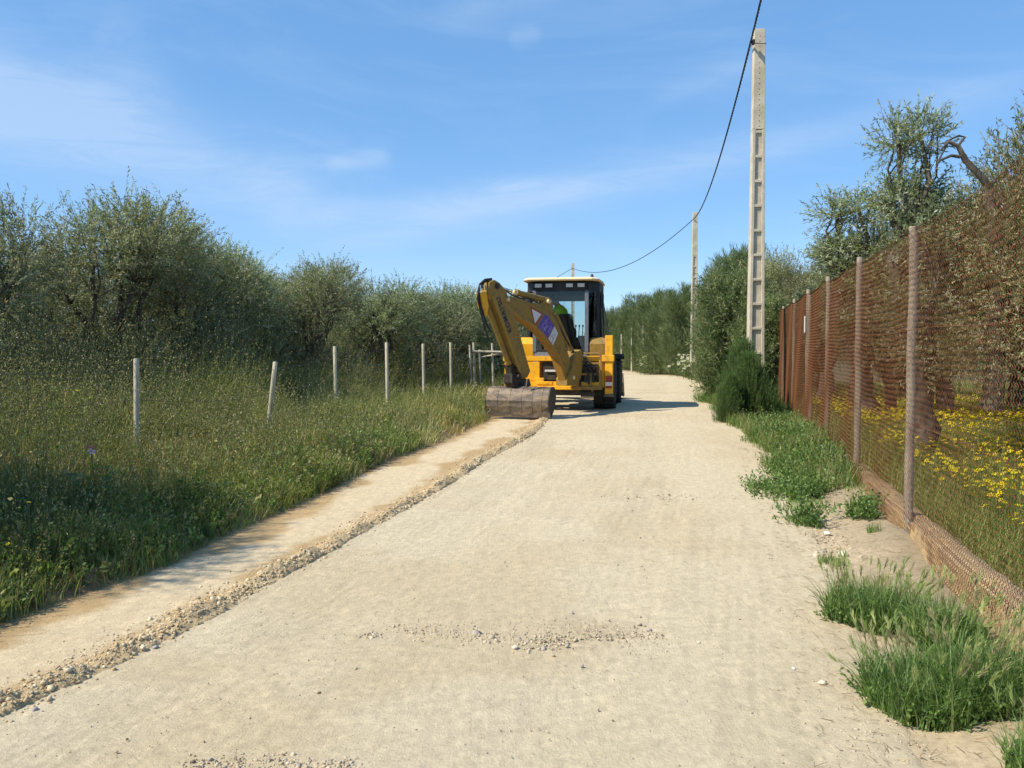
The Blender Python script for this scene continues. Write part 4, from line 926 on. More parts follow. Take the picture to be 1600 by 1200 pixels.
# ------------------------------------------------------------------ concrete poles and cable
def pole(px, topy, Y, lab, H0=-.2, n_top=4.5, detail=True):
    x, _, zt = at_depth(px, topy, Y); g = float(land(x, Y)); H = zt - g
    root = empty('concrete_pole', (x, Y, g), R(-3)); wb, wt = .335, .215
    W = lambda z: wb + (wt - wb) * z / H
    D = lambda z: (.26 + (.17 - .26) * z / H)
    zs = H - 2.02 * (H / 7.9); flange = .062
    def taper(xa, xb, ya, yb, z0, z1):      # xa.. as fractions of half width
        P = []
        for z in (z0, z1):
            w = W(z) / 2; d = D(z) / 2
            for fx, fy in ((xa, ya), (xb, ya), (xb, yb), (xa, yb)): P.append((fx[0] * w + fx[1], fy[0] * d + fy[1], z))
        return P, [(3, 2, 1, 0), (4, 5, 6, 7), (0, 1, 5, 4), (1, 2, 6, 5), (2, 3, 7, 6), (3, 0, 4, 7)]
    mb = MB()
    mb.add(*taper((-1, 0), (-1, flange), (-1, 0), (1, 0), -.3, zs)); mb.add(*taper((1, -flange), (1, 0), (-1, 0), (1, 0), -.3, zs))
    mb.add(*taper((-1, flange), (1, -flange), (-.62, 0), (.62, 0), -.3, zs))
    z = zs - .02; first = True
    step = .50 * (H / 7.9)
    while z > 0:
        mb.add(*taper((-1, flange), (1, -flange), (-1, .004), (1, -.004), z - .055, z)); z -= step
    mb.add(*taper((-1, 0), (1, 0), (-1, 0), (1, 0), zs, H))
    mb.build('shaft', M['concrete'], root, bevel=.008)
    hb = MB()
    if detail:
        z = zs + .06
        while z < H - .1:
            d = D(z) / 2; hb.cyl((0, -d - .002, z), (0, -d + .02, z), .010, 8); z += .105
        hb.build('bolt_hole', M['dark_hole'], root)['kind'] = 'stuff'
    return tag(root, lab, 'utility pole', 'concrete utility poles along the lane'), Vector((x, Y, g)), H
p1, b1, H1 = pole(1186, 47, 17.0, 'tall nearest concrete pole with ladder like recesses beside the fence end')
p2, b2, H2 = pole(1086, 332, 39.4, 'middle concrete pole standing at the right of the lane before the bend')
p3, b3, H3 = pole(895, 411, 62.0, 'farthest concrete pole, seen behind and through the digger cab', detail=False)
def cable():
    def par(a, b, sag, n):
        return [a.lerp(b, i / n) - Vector((0, 0, sag * 4 * (i / n) * (1 - i / n))) for i in range(n + 1)]
    A = Vector(at_depth(1173, 66, 16.85)); B = Vector(at_depth(1085, 341, 39.2)); C3 = Vector(at_depth(894, 419, 61.8)); Z = Vector((-.05, -6, 8.1)); E = Vector(at_depth(760, 470, 95))
    mb0 = MB()
    for nm, a, b, sag, n, lab in (('overhead_cable', Z, A, .55, 160, 'black twisted overhead cable leaving the top of the photo from the near pole'), ('overhead_cable', A, B, .62, 240, 'black twisted overhead cable sagging between the near and middle poles'),
                                  ('overhead_cable', B, C3, 1.15, 120, 'black cable sagging between the middle and farthest poles'), ('overhead_cable', C3, E, .6, 50, 'black cable dropping left from the farthest pole behind the cab roof')):
        pts = par(a, b, sag, n); mb = MB(); L = (b - a).length; t = (b - a).normalized(); u = t.cross(Vector((0, 0, 1))).normalized(); w = u.cross(t); near = n > 130
        for k in range(3 if near else 1):
            q = []
            for i, p in enumerate(pts):
                ph = 2 * math.pi * (k / 3 + (i / n * L) / .55); rr = .013 if near else 0
                q.append(p + u * math.cos(ph) * rr + w * math.sin(ph) * rr)
            mb.tube(q, .011 if near else .019, 6)
        o = mb.build(nm, M['cable'], smooth=True); tag(o, lab, 'cable', 'overhead cables')
cable()
def pole_hardware():
    for b, H, px, py, Y, lab in ((b1, H1, 1177, 66, 16.8, 'dark cable clamp bolted near the top of the nearest pole'),):
        mb = MB(); P = Vector(at_depth(px, py, Y)); mb.box(P, (.05, .09, .09)); mb.cyl(P + Vector((0, 0, -.02)), P + Vector((.27, .02, -.02)), .008, 8)
        o = mb.build('cable_clamp', M['dark_steel'], bevel=.005); tag(o, lab, 'clamp')
pole_hardware()

# ------------------------------------------------------------------ backhoe loader
YAW = R(-11)
MO = empty('backhoe_loader', (1.01, 18.0, 0), YAW)
tag(MO, 'yellow backhoe loader seen from behind, scraping the lane edge with its wide bucket', 'backhoe loader')
MI = (Matrix.Translation((1.01, 18.0, 0)) @ Matrix.Rotation(YAW, 4, 'Z')).inverted()
def rl(px, py, Y):        # world point from the photo at a known distance, in the machine's own axes
    return MI @ Vector(at_depth(px, py, Y))
def wheel(x, y, r, w, side):
    root = MB(); ax = (1, 0, 0); c = (x, y, r)
    prof = [(-w / 2, r * .60), (-w / 2 - .012, r * .78), (-w / 2 + .012, r * .93), (-w / 2 + .05, r * .975), (0, r * .985), (w / 2 - .05, r * .975), (w / 2 - .012, r * .93), (w / 2 + .012, r * .78), (w / 2, r * .60)]
    t = MB(); t.lathe(prof, c, ax, 40)
    for k in range(22):       # chevron lugs
        a = 2 * math.pi * k / 22
        for sgn in (-1, 1):
            aa = a + (0 if sgn < 0 else math.pi / 22); P0 = Vector((x + sgn * .02, y + math.cos(aa) * r * .985, r + math.sin(aa) * r * .985)); ab = aa + .22; P1 = Vector((x + sgn * (w / 2 + .004), y + math.cos(ab) * r * .955, r + math.sin(ab) * r * .955))
            t.bar(P0, P1, .045, .05, up=(0, math.cos(aa), math.sin(aa)))
    w0 = MB(); w0.lathe([(-w * .30, r * .60), (-w * .28, r * .52), (-w * .1, r * .45), (0, r * .20), (w * .10, r * .20), (w * .1, r * .45), (w * .28, r * .52), (w * .30, r * .60)], c, ax, 28)
    w0.lathe([(-.12, .10), (.12, .10)], c, ax, 16)
    wo = w0.build('wheel', M['yellow'], MO, smooth=True); t.build('tyre', M['tyre'], wo, smooth=True); return wo
wheel(.93, .95, .60, .44, 1); wheel(-.93, .95, .60, .44, -1); wheel(.93, 3.10, .58, .42, 1); wheel(-.93, 3.10, .58, .42, -1)

# main frame, hood and front loader
mb = MB(); mb.box((0, 1.9, .72), (.62, 3.6, .34)); mb.box((0, .95, .58), (1.5, .24, .22)); mb.box((0, 3.1, .56), (1.5, .2, .2)); mb.cyl((-.2, .95, .5), (.2, .95, .5), .19, 16); mb.build('chassis', M['dark_steel'], MO, bevel=.01)
mb = MB(); mb.prism([(0, 2.05, .85), (0, 2.05, 1.52), (0, 2.5, 1.50), (0, 3.7, 1.34), (0, 3.85, 1.2), (0, 3.85, .8)], (.95, 0, 0)); hd = mb.build('hood', M['yellow'], MO, bevel=.03)
mb = MB()
for i in range(6): mb.box((0, 3.865, .86 + i * .055), (.7, .012, .02))
mb.build('grille', M['black'], hd)
for s in (-1, 1):
    mb = MB(); mb.prism([(s * .60, 2.2, 1.30), (s * .60, 2.2, 1.48), (s * .60, 3.5, 1.30), (s * .60, 4.6, .45), (s * .60, 4.72, .18), (s * .60, 4.5, .18), (s * .60, 3.4, 1.08)], (.10, 0, 0)); mb.build('loader_arm', M['yellow_worn_shaded'], MO, bevel=.01)
    mb = MB(); mb.cyl((s * .60, 2.5, .85), (s * .60, 3.2, 1.0), .055, 12); mb.cyl((s * .60, 3.2, 1.0), (s * .60, 3.6, 1.08), .03, 12); mb.build('loader_cylinder', M['dark_steel'], MO, smooth=True)
mb = MB(); prof = [(4.62, .70), (4.55, .45), (4.60, .2), (4.75, .08), (5.3, .05), (5.3, .07), (4.78, .11), (4.64, .22), (4.60, .45), (4.66, .70)]
mb.prism([(0, a, b) for a, b in prof], (2.2, 0, 0))
for s in (-1, 1): mb.prism([(s * 1.11, 4.62, .70), (s * 1.11, 4.55, .45), (s * 1.11, 4.60, .2), (s * 1.11, 4.75, .06), (s * 1.11, 5.25, .06)], (.02, 0, 0))
mb.build('loader_bucket', M['steel'], MO, bevel=.004)

# rear frame
mb = MB()
mb.box((-.02, .02, .575), (2.02, .12, .11)); mb.box((-.02, .06, 1.12), (2.02, .10, .09)); mb.box((-.02, .14, 1.175), (1.9, .26, .02))
mb.box((-.60, .05, .85), (.36, .06, .42)); mb.box((-.93, .04, .84), (.12, .10, .44)); mb.box((-.30, -.02, .60), (.34, .08, .07)); mb.box((.02, -.06, .50), (.95, .06, .08)); mb.box((-.42, .0, .66), (.20, .07, .10))
mb.box((.93, .04, .84), (.12, .10, .5)); mb.box((-.25, .30, .85), (.5, .04, .5))
mb.build('rear_frame', M['yellow'], MO, bevel=.012)
mb = MB(); mb.box((-.22, .10, .86), (.30, .05, .40)); mb.box((.62, .09, .86), (.48, .05, .46)); mb.box((0, .25, .42), (1.35, .3, .16)); mb.box((-.30, .1, .34), (.16, .12, .1)); mb.box((.62, .12, .36), (.3, .12, .12)); mb.build('underside', M['dark_steel'], MO, bevel=.01)
mb = MB(); mb.box((-.16, .045, .865), (.30, .02, .045)); mb.build('number_plate', M['white'], MO, bevel=.003)
# sliding carriage on the right, with guard loop
mb = MB(); mb.box((.62, -.07, .50), (.66, .07, .07)); mb.box((.62, -.07, 1.03), (.6, .05, .045)); mb.box((.92, -.07, .78), (.05, .06, .52)); mb.box((.40, -.07, .80), (.10, .10, .6)); mb.box((.70, -.06, .80), (.42, .03, .05)); mb.box((.70, -.06, .66), (.05, .04, .3))
mb.tube([(.42, -.05, 1.24), (.86, -.05, 1.24), (.91, -.05, 1.20), (.91, -.05, 1.0)], .022, 8); mb.build('carriage', M['yellow_worn_shaded'], MO, bevel=.008)
mb = MB()
for a, b in (((.45, 1.12), (.78, .62)), ((.5, 1.16), (.86, .72)), ((.48, 1.0), (.66, .58)), ((.52, .9), (.84, .9)), ((.42, 1.05), (.6, .98))):
    P0 = Vector((a[0], -.10, a[1])); P1 = Vector((b[0], -.08, b[1])); md = P0.lerp(P1, .5) + Vector((.06, -.05, .06)); mb.tube([P0, P0.lerp(md, .5) + Vector((.01, 0, .03)), md, md.lerp(P1, .5) + Vector((.03, 0, .02)), P1], .020, 7)
mb.box((.66, -.02, .72), (.2, .08, .2)); mb.build('hydraulic_hose', M['black'], MO, smooth=True)
# stabiliser legs
for s in (-1, 1):
    zt = 1.62; mb = MB(); mb.box((s * 1.09, -.03, 1.0), (.165, .165, 1.25)); st = mb.build('stabiliser', M['yellow'], MO, bevel=.012)
    mb = MB(); mb.box((s * 1.07, -.04, 1.14), (.26, .20, .14)); mb.build('collar', M['yellow'], st, bevel=.01)
    mb = MB(); mb.box((s * 1.09, -.125, .70), (.135, .035, .12)); mb.build('tail_light', M['red_lens'], st, bevel=.008)
    mb = MB(); mb.box((s * 1.09, -.125, .595), (.135, .03, .08)); mb.build('reverse_light', M['white_lens'], st, bevel=.006)
    mb = MB(); mb.box((s * 1.09, -.125, .525), (.13, .03, .05)); mb.build('reflector', M['red_lens'], st, bevel=.005)
    mb = MB(); mb.box((s * 1.09, -.03, .40), (.10, .10, .14)); mb.prism([(s * 1.09 - .07, -.03, .38), (s * 1.09 + .07, -.03, .38), (s * 1.09 + .11, -.03, .32), (s * 1.09 - .11, -.03, .32)], (0, .22, 0)); mb.build('foot_pad', M['steel'], st, bevel=.006)
# rear wings
for s in (-1, 1):
    mb = MB(); pr = [(.45, 1.05), (.42, 1.45), (.48, 1.55), (.62, 1.60), (1.15, 1.60), (1.5, 1.45), (1.55, 1.25), (1.50, 1.25), (1.44, 1.40), (1.12, 1.53), (.64, 1.53), (.52, 1.47), (.50, 1.05)]
    mb.prism([(s * .80, a, b) for a, b in pr], (.36, 0, 0)); mb.build('fender', M['yellow' if s < 0 else 'yellow_worn_shaded'], MO, bevel=.03)
    mb = MB(); mb.prism([(s * 1.0, 2.75, 1.10), (s * 1.0, 2.80, 1.22), (s * 1.0, 3.45, 1.22), (s * 1.0, 3.55, 1.08), (s * 1.0, 3.42, 1.16), (s * 1.0, 2.86, 1.16)], (.42, 0, 0)); mb.build('front_fender', M['black'], MO, bevel=.01)

# cab
cab = empty('cab', (0, 0, 0)); cab.parent = MO
ZB, ZG, ZH = 1.00, 1.28, 2.62
plan = [(-.60, .45), (.56, .45), (.78, .72), (.78, 1.85), (.66, 2.05), (-.66, 2.05), (-.78, 1.85), (-.78, .72)]
# lower shell and floor
mb = MB(); n = len(plan)
for i in range(n):
    a = Vector((*plan[i], 0)); b = Vector((*plan[(i + 1) % n], 0)); mb.bar(a + Vector((0, 0, (ZB + ZG) / 2)), b + Vector((0, 0, (ZB + ZG) / 2)), .04, ZG - ZB)
mb.prism([(x * .97, y * .98 + .02, ZB + .02) for x, y in plan], (0, 0, .05)); mb.build('lower_shell', M['panel_grey'], cab, bevel=.005)
for i, (x, y) in enumerate(plan):
    if i in (4, 5): continue
    mb = MB(); w = .085 if i in (0, 1) else .07; mb.box((x, y, (ZG + ZH) / 2 - .0), (w, .07, ZH - ZG + .02)); mb.build('pillar', M['frame_grey'] if i < 2 else M['black'], cab, bevel=.01)
mb = MB()
for s in (-1, 1): mb.bar((s * .66, 2.05, ZG), (s * .66, 2.0, ZH), .05, .06)
mb.box((0, 2.03, ZG + .02), (1.32, .05, .05)); mb.build('window_rail', M['black'], cab, bevel=.006)
mb = MB(); mb.box((0, .45, ZG + .02), (1.16, .05, .05)); mb.build('window_rail', M['black'], cab, bevel=.006)
mb = MB()
for i in range(n):
    a = Vector((*plan[i], ZH + .09)); b = Vector((*plan[(i + 1) % n], ZH + .09)); mb.bar(a, b, .06, .20)
mb.prism([(x * .98, y, ZH + .165) for x, y in plan], (0, 0, .03)); mb.build('header', M['black'], cab, bevel=.006)
for i in range(n):      # one pane per side
    a = Vector((*plan[i], 0)); b = Vector((*plan[(i + 1) % n], 0)); t = (b - a).normalized() * .045; mb = MB(); z0, z1 = ZG + .03, ZH
    nrm = (b - a).normalized().cross(Vector((0, 0, 1)))
    mb.prism([a + t + Vector((0, 0, z0)), b - t + Vector((0, 0, z0)), b - t + Vector((0, 0, z1)), a + t + Vector((0, 0, z1))], nrm * .006); mb.build('window', M['glass'], cab)
# green tinted sun strip inside the windscreen, roof with rounded overhang
mb = MB(); mb.box((0, 1.99, ZH - .07), (1.28, .02, .14)); mb.build('visor', mat_basic('visor_tint', (.23, .30, .28), rough=.5), cab, bevel=.003)
mb = MB(); out = [(-.86, .42), (-.74, .26), (.70, .26), (.83, .42), (.86, 1.2), (.82, 2.15), (.66, 2.28), (-.66, 2.28), (-.82, 2.15), (-.88, 1.2)]
for z0, z1, k0, k1 in ((2.835, 2.865, .985, 1.0), (2.865, 2.91, 1.0, .93)):
    P = [((x) * k, (y - 1.25) * k + 1.25, z) for z, k in ((z0, k0), (z1, k1)) for x, y in out]; m_ = len(out)
    mb.add(P, [tuple(range(m_ - 1, -1, -1)), tuple(range(m_, 2 * m_))] + [(i, (i + 1) % m_, (i + 1) % m_ + m_, i + m_) for i in range(m_)])
mb.build('roof', M['roofy'], cab, bevel=.008)
mb = MB(); mb.lathe([(0, .035), (.03, .04), (.07, .03), (.09, .012)], (.66, .55, 2.90), (0, 0, 1), 12); mb.build('beacon', M['black'], cab, smooth=True)
for px in (841, 858, 890, 908):
    X = (px - 877) / 70.5; mb = MB(); mb.box((X, .40, 2.735), (.165, .07, .095)); lo = mb.build('work_light', M['black'], cab, bevel=.012); mb = MB(); mb.box((X, .36, 2.735), (.15, .012, .082)); mb.build('lens', M['white_lens'], cab, bevel=.004)
# side window swung open at the right rear, with its hinge bars
mb = MB(); a = Vector((.86, .62, 2.60)); b = Vector((1.04, .50, 1.62)); c2 = Vector((.86, .62, 1.62))
mb.bar(a, b, .022, .03); mb.bar(b, Vector((.90, .60, 1.60)), .022, .03); mb.bar(a, Vector((.90, .60, 1.60)), .022, .03); mb.bar((.82, .7, 2.28), (.93, .58, 2.25), .02, .02); mb.box((1.0, .50, 1.92), (.06, .05, .07)); mb.build('side_window_frame', M['black'], cab, bevel=.004)
mb = MB(); mb.prism([a, b, Vector((.90, .60, 1.60))], (.0, .005, .0)); mb.build('side_window', M['glass'], cab)
mb = MB(); mb.box((.80, 1.25, 1.95), (.05, .06, 1.3)); mb.build('door_pillar', M['black'], cab, bevel=.01)
mb = MB(); mb.bar((-.78, 1.0, 2.35), (-.96, .85, 2.4), .02, .02); mb.box((-.97, .85, 2.33), (.05, .10, .20)); mb.build('mirror', M['black'], MO, bevel=.01)
# seat, console, levers
mb = MB(); c = rl(883.5, 510, 18.85)
mb.prism([(c.x - .20, c.y, 1.56), (c.x + .18, c.y, 1.56), (c.x + .20, c.y - .02, 1.80), (c.x + .17, c.y - .03, 2.09), (c.x + .10, c.y - .03, 2.13), (c.x - .12, c.y - .03, 2.13), (c.x - .19, c.y - .03, 2.09), (c.x - .22, c.y - .02, 1.80)], (0, .12, 0))
mb.box((c.x, c.y + .30, 1.52), (.46, .48, .13)); mb.box((c.x, c.y + .28, 1.25), (.25, .3, .42)); mb.build('seat', M['black'], cab, bevel=.03)
mb = MB(); mb.box((.33, .95, 1.42), (.26, .5, .36)); mb.box((.45, 1.6, 1.42), (.4, .3, .46)); mb.cyl((0, 1.75, 1.3), (-.02, 1.58, 1.78), .03, 10)
for xx in (.26, .34, .42): mb.cyl((xx, .8, 1.6), (xx + .02, .76, 1.84), .010, 7); mb.cyl((xx + .02, .76, 1.83), (xx + .02, .755, 1.88), .020, 8)
mb.build('console', M['black'], cab, bevel=.015)
mb = MB(); cc = Vector((-.02, 1.57, 1.80)); ring = [cc + Vector((math.cos(a) * .18, math.sin(a) * .16, math.sin(a) * .08)) for a in [2 * math.pi * k / 20 for k in range(21)]]; mb.tube(ring, .014, 7, cap=False); mb.bar(ring[0], ring[10], .02, .015); mb.build('steering_wheel', M['black'], cab, smooth=True)

# ---- digging arm: a swing plane turned to the left of the machine
KP = Vector((1.28, 17.72, 0)); TH = R(42); DD = Vector((-math.sin(TH), -math.cos(TH), 0)); NN = Vector((math.cos(TH), -math.sin(TH), 0))
def arm(px, py, off=0.0):        # the point of the (shifted) swing plane that the photo shows here
    K = KP + NN * off; k = (px - 800) / F; u = (K.x - k * K.y) / (-DD.x + k * DD.y); Y = K.y + DD.y * u; return Vector(at_depth(px, py, Y))
def plate(mb, poly, thick, off=0.0): mb.prism([arm(px, py, off + thick / 2) - NN * (thick / 2) for px, py in poly], NN * thick)
boom_poly = [(792, 463), (800, 463), (815, 467), (832, 473), (846, 474), (852, 468), (858, 465), (863, 471), (865, 486), (871, 500), (878, 520), (886, 545), (893, 570), (899, 592), (896, 599), (889, 599), (882, 581), (875, 558), (865, 542), (854, 528), (845, 517), (836, 509), (823, 501), (810, 493), (800, 485), (794, 475)]
mb = MB(); plate(mb, boom_poly, .15, .02); boom = mb.build('boom', M['yellow_worn_shaded'], MO, bevel=.012, M=MI)
mb = MB(); plate(mb, [(801, 485), (811, 492), (824, 500), (837, 508), (846, 516), (855, 527), (866, 541), (876, 557), (883, 580), (889, 597), (885, 598), (879, 581), (872, 559), (862, 544), (852, 531), (843, 520), (834, 512), (822, 504), (809, 496), (800, 489)], .19, .02)       # bottom flange
mb.build('flange', mat_basic('flange_rust', (.30, .15, .03), (.40, .21, .035), rough=.7, scale=8), boom, bevel=.004, M=MI)
dip_poly = [(765, 441), (773, 437), (781, 442), (791, 454), (803, 488), (814, 527), (823, 560), (829, 580), (824, 590), (817, 592), (808, 570), (797, 542), (786, 512), (774, 480), (763, 456)]
mb = MB(); plate(mb, dip_poly, .20, 0.05); dip = mb.build('dipper', M['yellow_worn_shaded'], MO, bevel=.012, M=MI)
mb = MB(); plate(mb, [(768, 462), (774, 462), (816, 586), (811, 580)], .012, .156); mb.build('stiffener', mat_basic('stiffener', (.27, .17, .03), (.34, .21, .035), rough=.65), dip, bevel=.003, M=MI)
for px, py, r in ((777, 447, .055), (812, 588, .05)):
    c = arm(px, py, .16); mb = MB(); mb.cyl(c - NN * .32, c + NN * .01, r, 14); mb.build('pivot_pin', M['dark_steel'], dip, smooth=True, M=MI)
for px, py, r, o in ((794, 468, .038, .165), (805, 457, .048, .10), (858, 471, .045, .135), (896, 590, .04, .15)):
    c = arm(px, py, o); mb = MB(); mb.cyl(c - NN * .03, c + NN * .02, r, 14); mb.build('pin_cap', M['brass'], boom, smooth=True, M=MI)
mb = MB()
for k in range(12):
    c = arm(804 + k * 1.9, 512 + k * 6.0, .152); mb.cyl(c, c + NN * .006, .010, 8)
for k in range(7):
    c = arm(860 + k * 3.4, 520 + k * 8.0, .096); mb.cyl(c, c + NN * .006, .011, 8)
mb.build('rivets', M['dark_steel'], dip, M=MI)['kind'] = 'stuff'
# cylinders
def ram(a, b, c, r1, r2, name='hydraulic_cylinder', off=0, matb='yellow_worn_shaded'):
    A, B, C_ = arm(*a, off), arm(*b, off), arm(*c, off); mb = MB(); mb.cyl(A, B, r1, 14); mb.cyl(B - (B - A).normalized() * .05, B + (B - A).normalized() * .01, r1 * 1.15, 14)
    o = mb.build(name, M[matb], MO, smooth=True, M=MI); mb = MB(); mb.cyl(B, C_, r2, 12); mb.build('rod', M['chrome'], o, smooth=True, M=MI); return o
ram((857, 470), (806, 457), (783, 450), .062, .028, off=.02)            # crowd ram on top of the boom
ram((868, 491), (892, 546), (902, 566), .048, .024, off=.05)            # boom ram
ram((757, 466), (795, 568), (802, 580), .055, .028, off=.02)            # bucket ram along the dipper
mb = MB(); plate(mb, [(751, 457), (760, 456), (764, 478), (761, 494), (755, 480)], .14, .05); mb.build('ram_bracket', M['yellow'], dip, bevel=.01, M=MI)
mb = MB()
for pts, r in (([(748, 452), (746, 466), (752, 490), (757, 512), (764, 532)], .020), ([(752, 444), (748, 456), (751, 478), (760, 505), (768, 520)], .018), ([(789, 453), (800, 461), (818, 468), (836, 478), (852, 484), (866, 495)], .016), ([(768, 436), (758, 437), (750, 444), (747, 456)], .022), ([(764, 438), (756, 441), (752, 450)], .02), ([(862, 488), (872, 506), (884, 530), (898, 552)], .018), ([(815, 466), (828, 467), (842, 474), (856, 484)], .015)):
    P = [arm(px, py, .08) for px, py in pts]; q = []
    for i in range(len(P) - 1):
        for t in (0, .5): q.append(P[i].lerp(P[i + 1], t))
    q.append(P[-1]); mb.tube(q, r, 8)
mb.build('hose_bundle', M['black'], MO, smooth=True, M=MI)
mb = MB(); 
for px in (751, 755, 759):
    c = arm(px, 449, .12); mb.cyl(c - Vector((0, 0, .05)), c + Vector((0, 0, .04)), .014, 8)
mb.build('hose_fitting', M['chrome'], MO, smooth=True, M=MI)
# slew bracket at the boom foot
mb = MB(); plate(mb, [(886, 603), (900, 603), (908, 590), (912, 560), (908, 546), (898, 552), (894, 575), (886, 592)], .30); mb.build('slew_bracket', M['yellow_worn_shaded'], MO, bevel=.012, M=MI)
mb = MB(); c = arm(905, 590, .0); mb.cyl(Vector((c.x, c.y, .50)), Vector((c.x, c.y, 1.28)), .06, 14); mb.box(Vector((c.x, c.y, 1.2)), (.16, .16, .16)); mb.build('king_post', M['dark_steel'], MO, smooth=True, M=MI)
# stickers: warning triangle, purple panel, white panel
def decal(poly, mat, off, name, parent=boom, th=.0016):
    mb = MB(); plate(mb, poly, th, off); return mb.build(name, mat, parent, M=MI)
decal([(828, 478), (849, 490), (836, 511)], M['red'], .0965, 'warning_triangle'); decal([(831, 482.5), (846, 491), (836, 505.5)], M['white'], .0980, 'triangle_centre')
pu = decal([(850, 492), (856, 493), (866, 509), (856, 529), (840, 511)], M['purple'], .0965, 'purple_sticker')
wh = decal([(866.5, 510), (872, 521), (864, 541), (856.5, 530)], M['white'], .0965, 'white_sticker')
mb = MB()
def stroke(mb, pts, w, off): mb.tube([arm(px, py, off) for px, py in pts], w, 4)
for pts in ([(846, 511), (850, 505), (855, 503), (853, 510), (849, 516)], [(851, 502), (856, 499)], [(849, 519), (853, 513), (857, 509)], [(856, 519), (862, 509)], [(858, 521), (863, 512)], [(846, 514), (850, 511), (852, 517)]): stroke(mb, pts, .006, .0982)
mb.build('sticker_emblem', mat_basic('emblem', (.42, .38, .6)), boom, M=MI)
mb = MB()
for pts in ([(860, 530), (861, 524), (864, 529)], [(863, 526), (864, 522)], [(865, 524), (867, 520)], [(862, 535), (868, 523)]): stroke(mb, pts, .006, .0982)
mb.build('sticker_writing', mat_basic('print_grey', (.2, .2, .26)), boom, M=MI)
def lettering():
    cu = bpy.data.curves.new('lettering', 'FONT'); cu.body = 'KOMATSU'; cu.size = 1.0; cu.extrude = .008; cu.offset = .012; cu.space_character = 1.12; cu.align_x = 'LEFT'; cu.align_y = 'BOTTOM'
    ob = bpy.data.objects.new('tmp', cu); COL.objects.link(ob); bpy.context.view_layer.update()
    me = bpy.data.meshes.new_from_object(ob.evaluated_get(bpy.context.evaluated_depsgraph_get())); bpy.data.objects.remove(ob)
    xs = [v.co.x for v in me.vertices]; ys = [v.co.y for v in me.vertices]; x0, x1 = min(xs), max(xs); y0, y1 = min(ys), max(ys)
    A = arm(797.5, 519, .160); B = arm(778, 465, .160); ex = (B - A); ez = NN; up = ez.cross(ex).normalized() * .115
    for v in me.vertices:
        p = A + ex * ((v.co.x - x0) / (x1 - x0)) + up * ((v.co.y - y0) / (y1 - y0) - .5) + ez * (v.co.z * .15); v.co = MI @ p
    me.name = 'lettering'; me.materials.clear(); me.materials.append(M['letter']); o = bpy.data.objects.new('lettering', me); COL.objects.link(o); o.parent = dip
lettering()
# bucket linkage
mb = MB(); plate(mb, [(797, 570), (806, 568), (812, 578), (808, 590), (801, 592)], .16); plate(mb, [(800, 584), (812, 584), (828, 596), (826, 606), (804, 606), (800, 598)], .22); c = arm(801, 577); mb.cyl(c - NN * .12, c + NN * .14, .045, 12); c = arm(806, 602); mb.cyl(c - NN * .14, c + NN * .16, .04, 12)
mb.build('bucket_link', M['dark_steel'], MO, bevel=.008, M=MI)
# wide grading bucket: curved shell, end plates, wear strips, cutting edge
bt = R(22); AX = Vector((math.cos(bt), -math.sin(bt), 0)); WD = Vector((math.sin(bt), math.cos(bt), 0)); BC = Vector((.10, 16.12, grade(np.array(16.)) + .012)); half = .645
prof = [(.03, .0), (.00, .09), (-.035, .20), (-.045, .32), (-.01, .44), (.06, .545), (.15, .59), (.27, .585), (.35, .53)]
def bp(a, w, z): return BC + AX * a + WD * w + Vector((0, 0, z))
mb = MB(); inner = [(w + .022 * (1 if i < 5 else .6), z - (.02 if i > 3 else 0) + (.0 if i else .0)) for i, (w, z) in enumerate(prof)]
mb.prism([bp(0, w, z) for w, z in prof + inner[::-1]], AX * (2 * half)); bk = mb.build('bucket', M['steel'], MO, bevel=.004, M=MI)
for s in (-1, 1):
    mb = MB(); mb.prism([bp(s * (half + .011), w, z) for w, z in prof + [(.39, .46), (.37, .30), (.26, .12), (.10, -.01)]], AX * .022); mb.build('end_plate', M['dark_steel'], bk, bevel=.003, M=MI)
for a in (-.42, -.16, .08, .30, .50):
    mb = MB(); pr = prof[1:8]; o2 = [(w - .006 * (1 if i < 5 else .4), z + (.006 if i > 3 else 0)) for i, (w, z) in enumerate(pr)]; mb.prism([bp(a, w, z) for w, z in o2 + pr[::-1]], AX * .045); mb.build('wear_strip', M['steel'], bk, bevel=.003, M=MI)
mb = MB(); mb.prism([bp(0, w, z) for w, z in ((-.005, .11), (.02, -.005), (.05, -.005), (.02, .11))], AX * (2 * half + .06)); mb.build('cutting_edge', M['steel'], bk, bevel=.003, M=MI)
mb = MB()
for a in (-.10, .14): mb.prism([bp(a, .10, .56), bp(a, .16, .72), bp(a, .26, .74), bp(a, .36, .60)], AX * .03)
mb.build('bucket_lug', M['dark_steel'], bk, bevel=.004, M=MI)

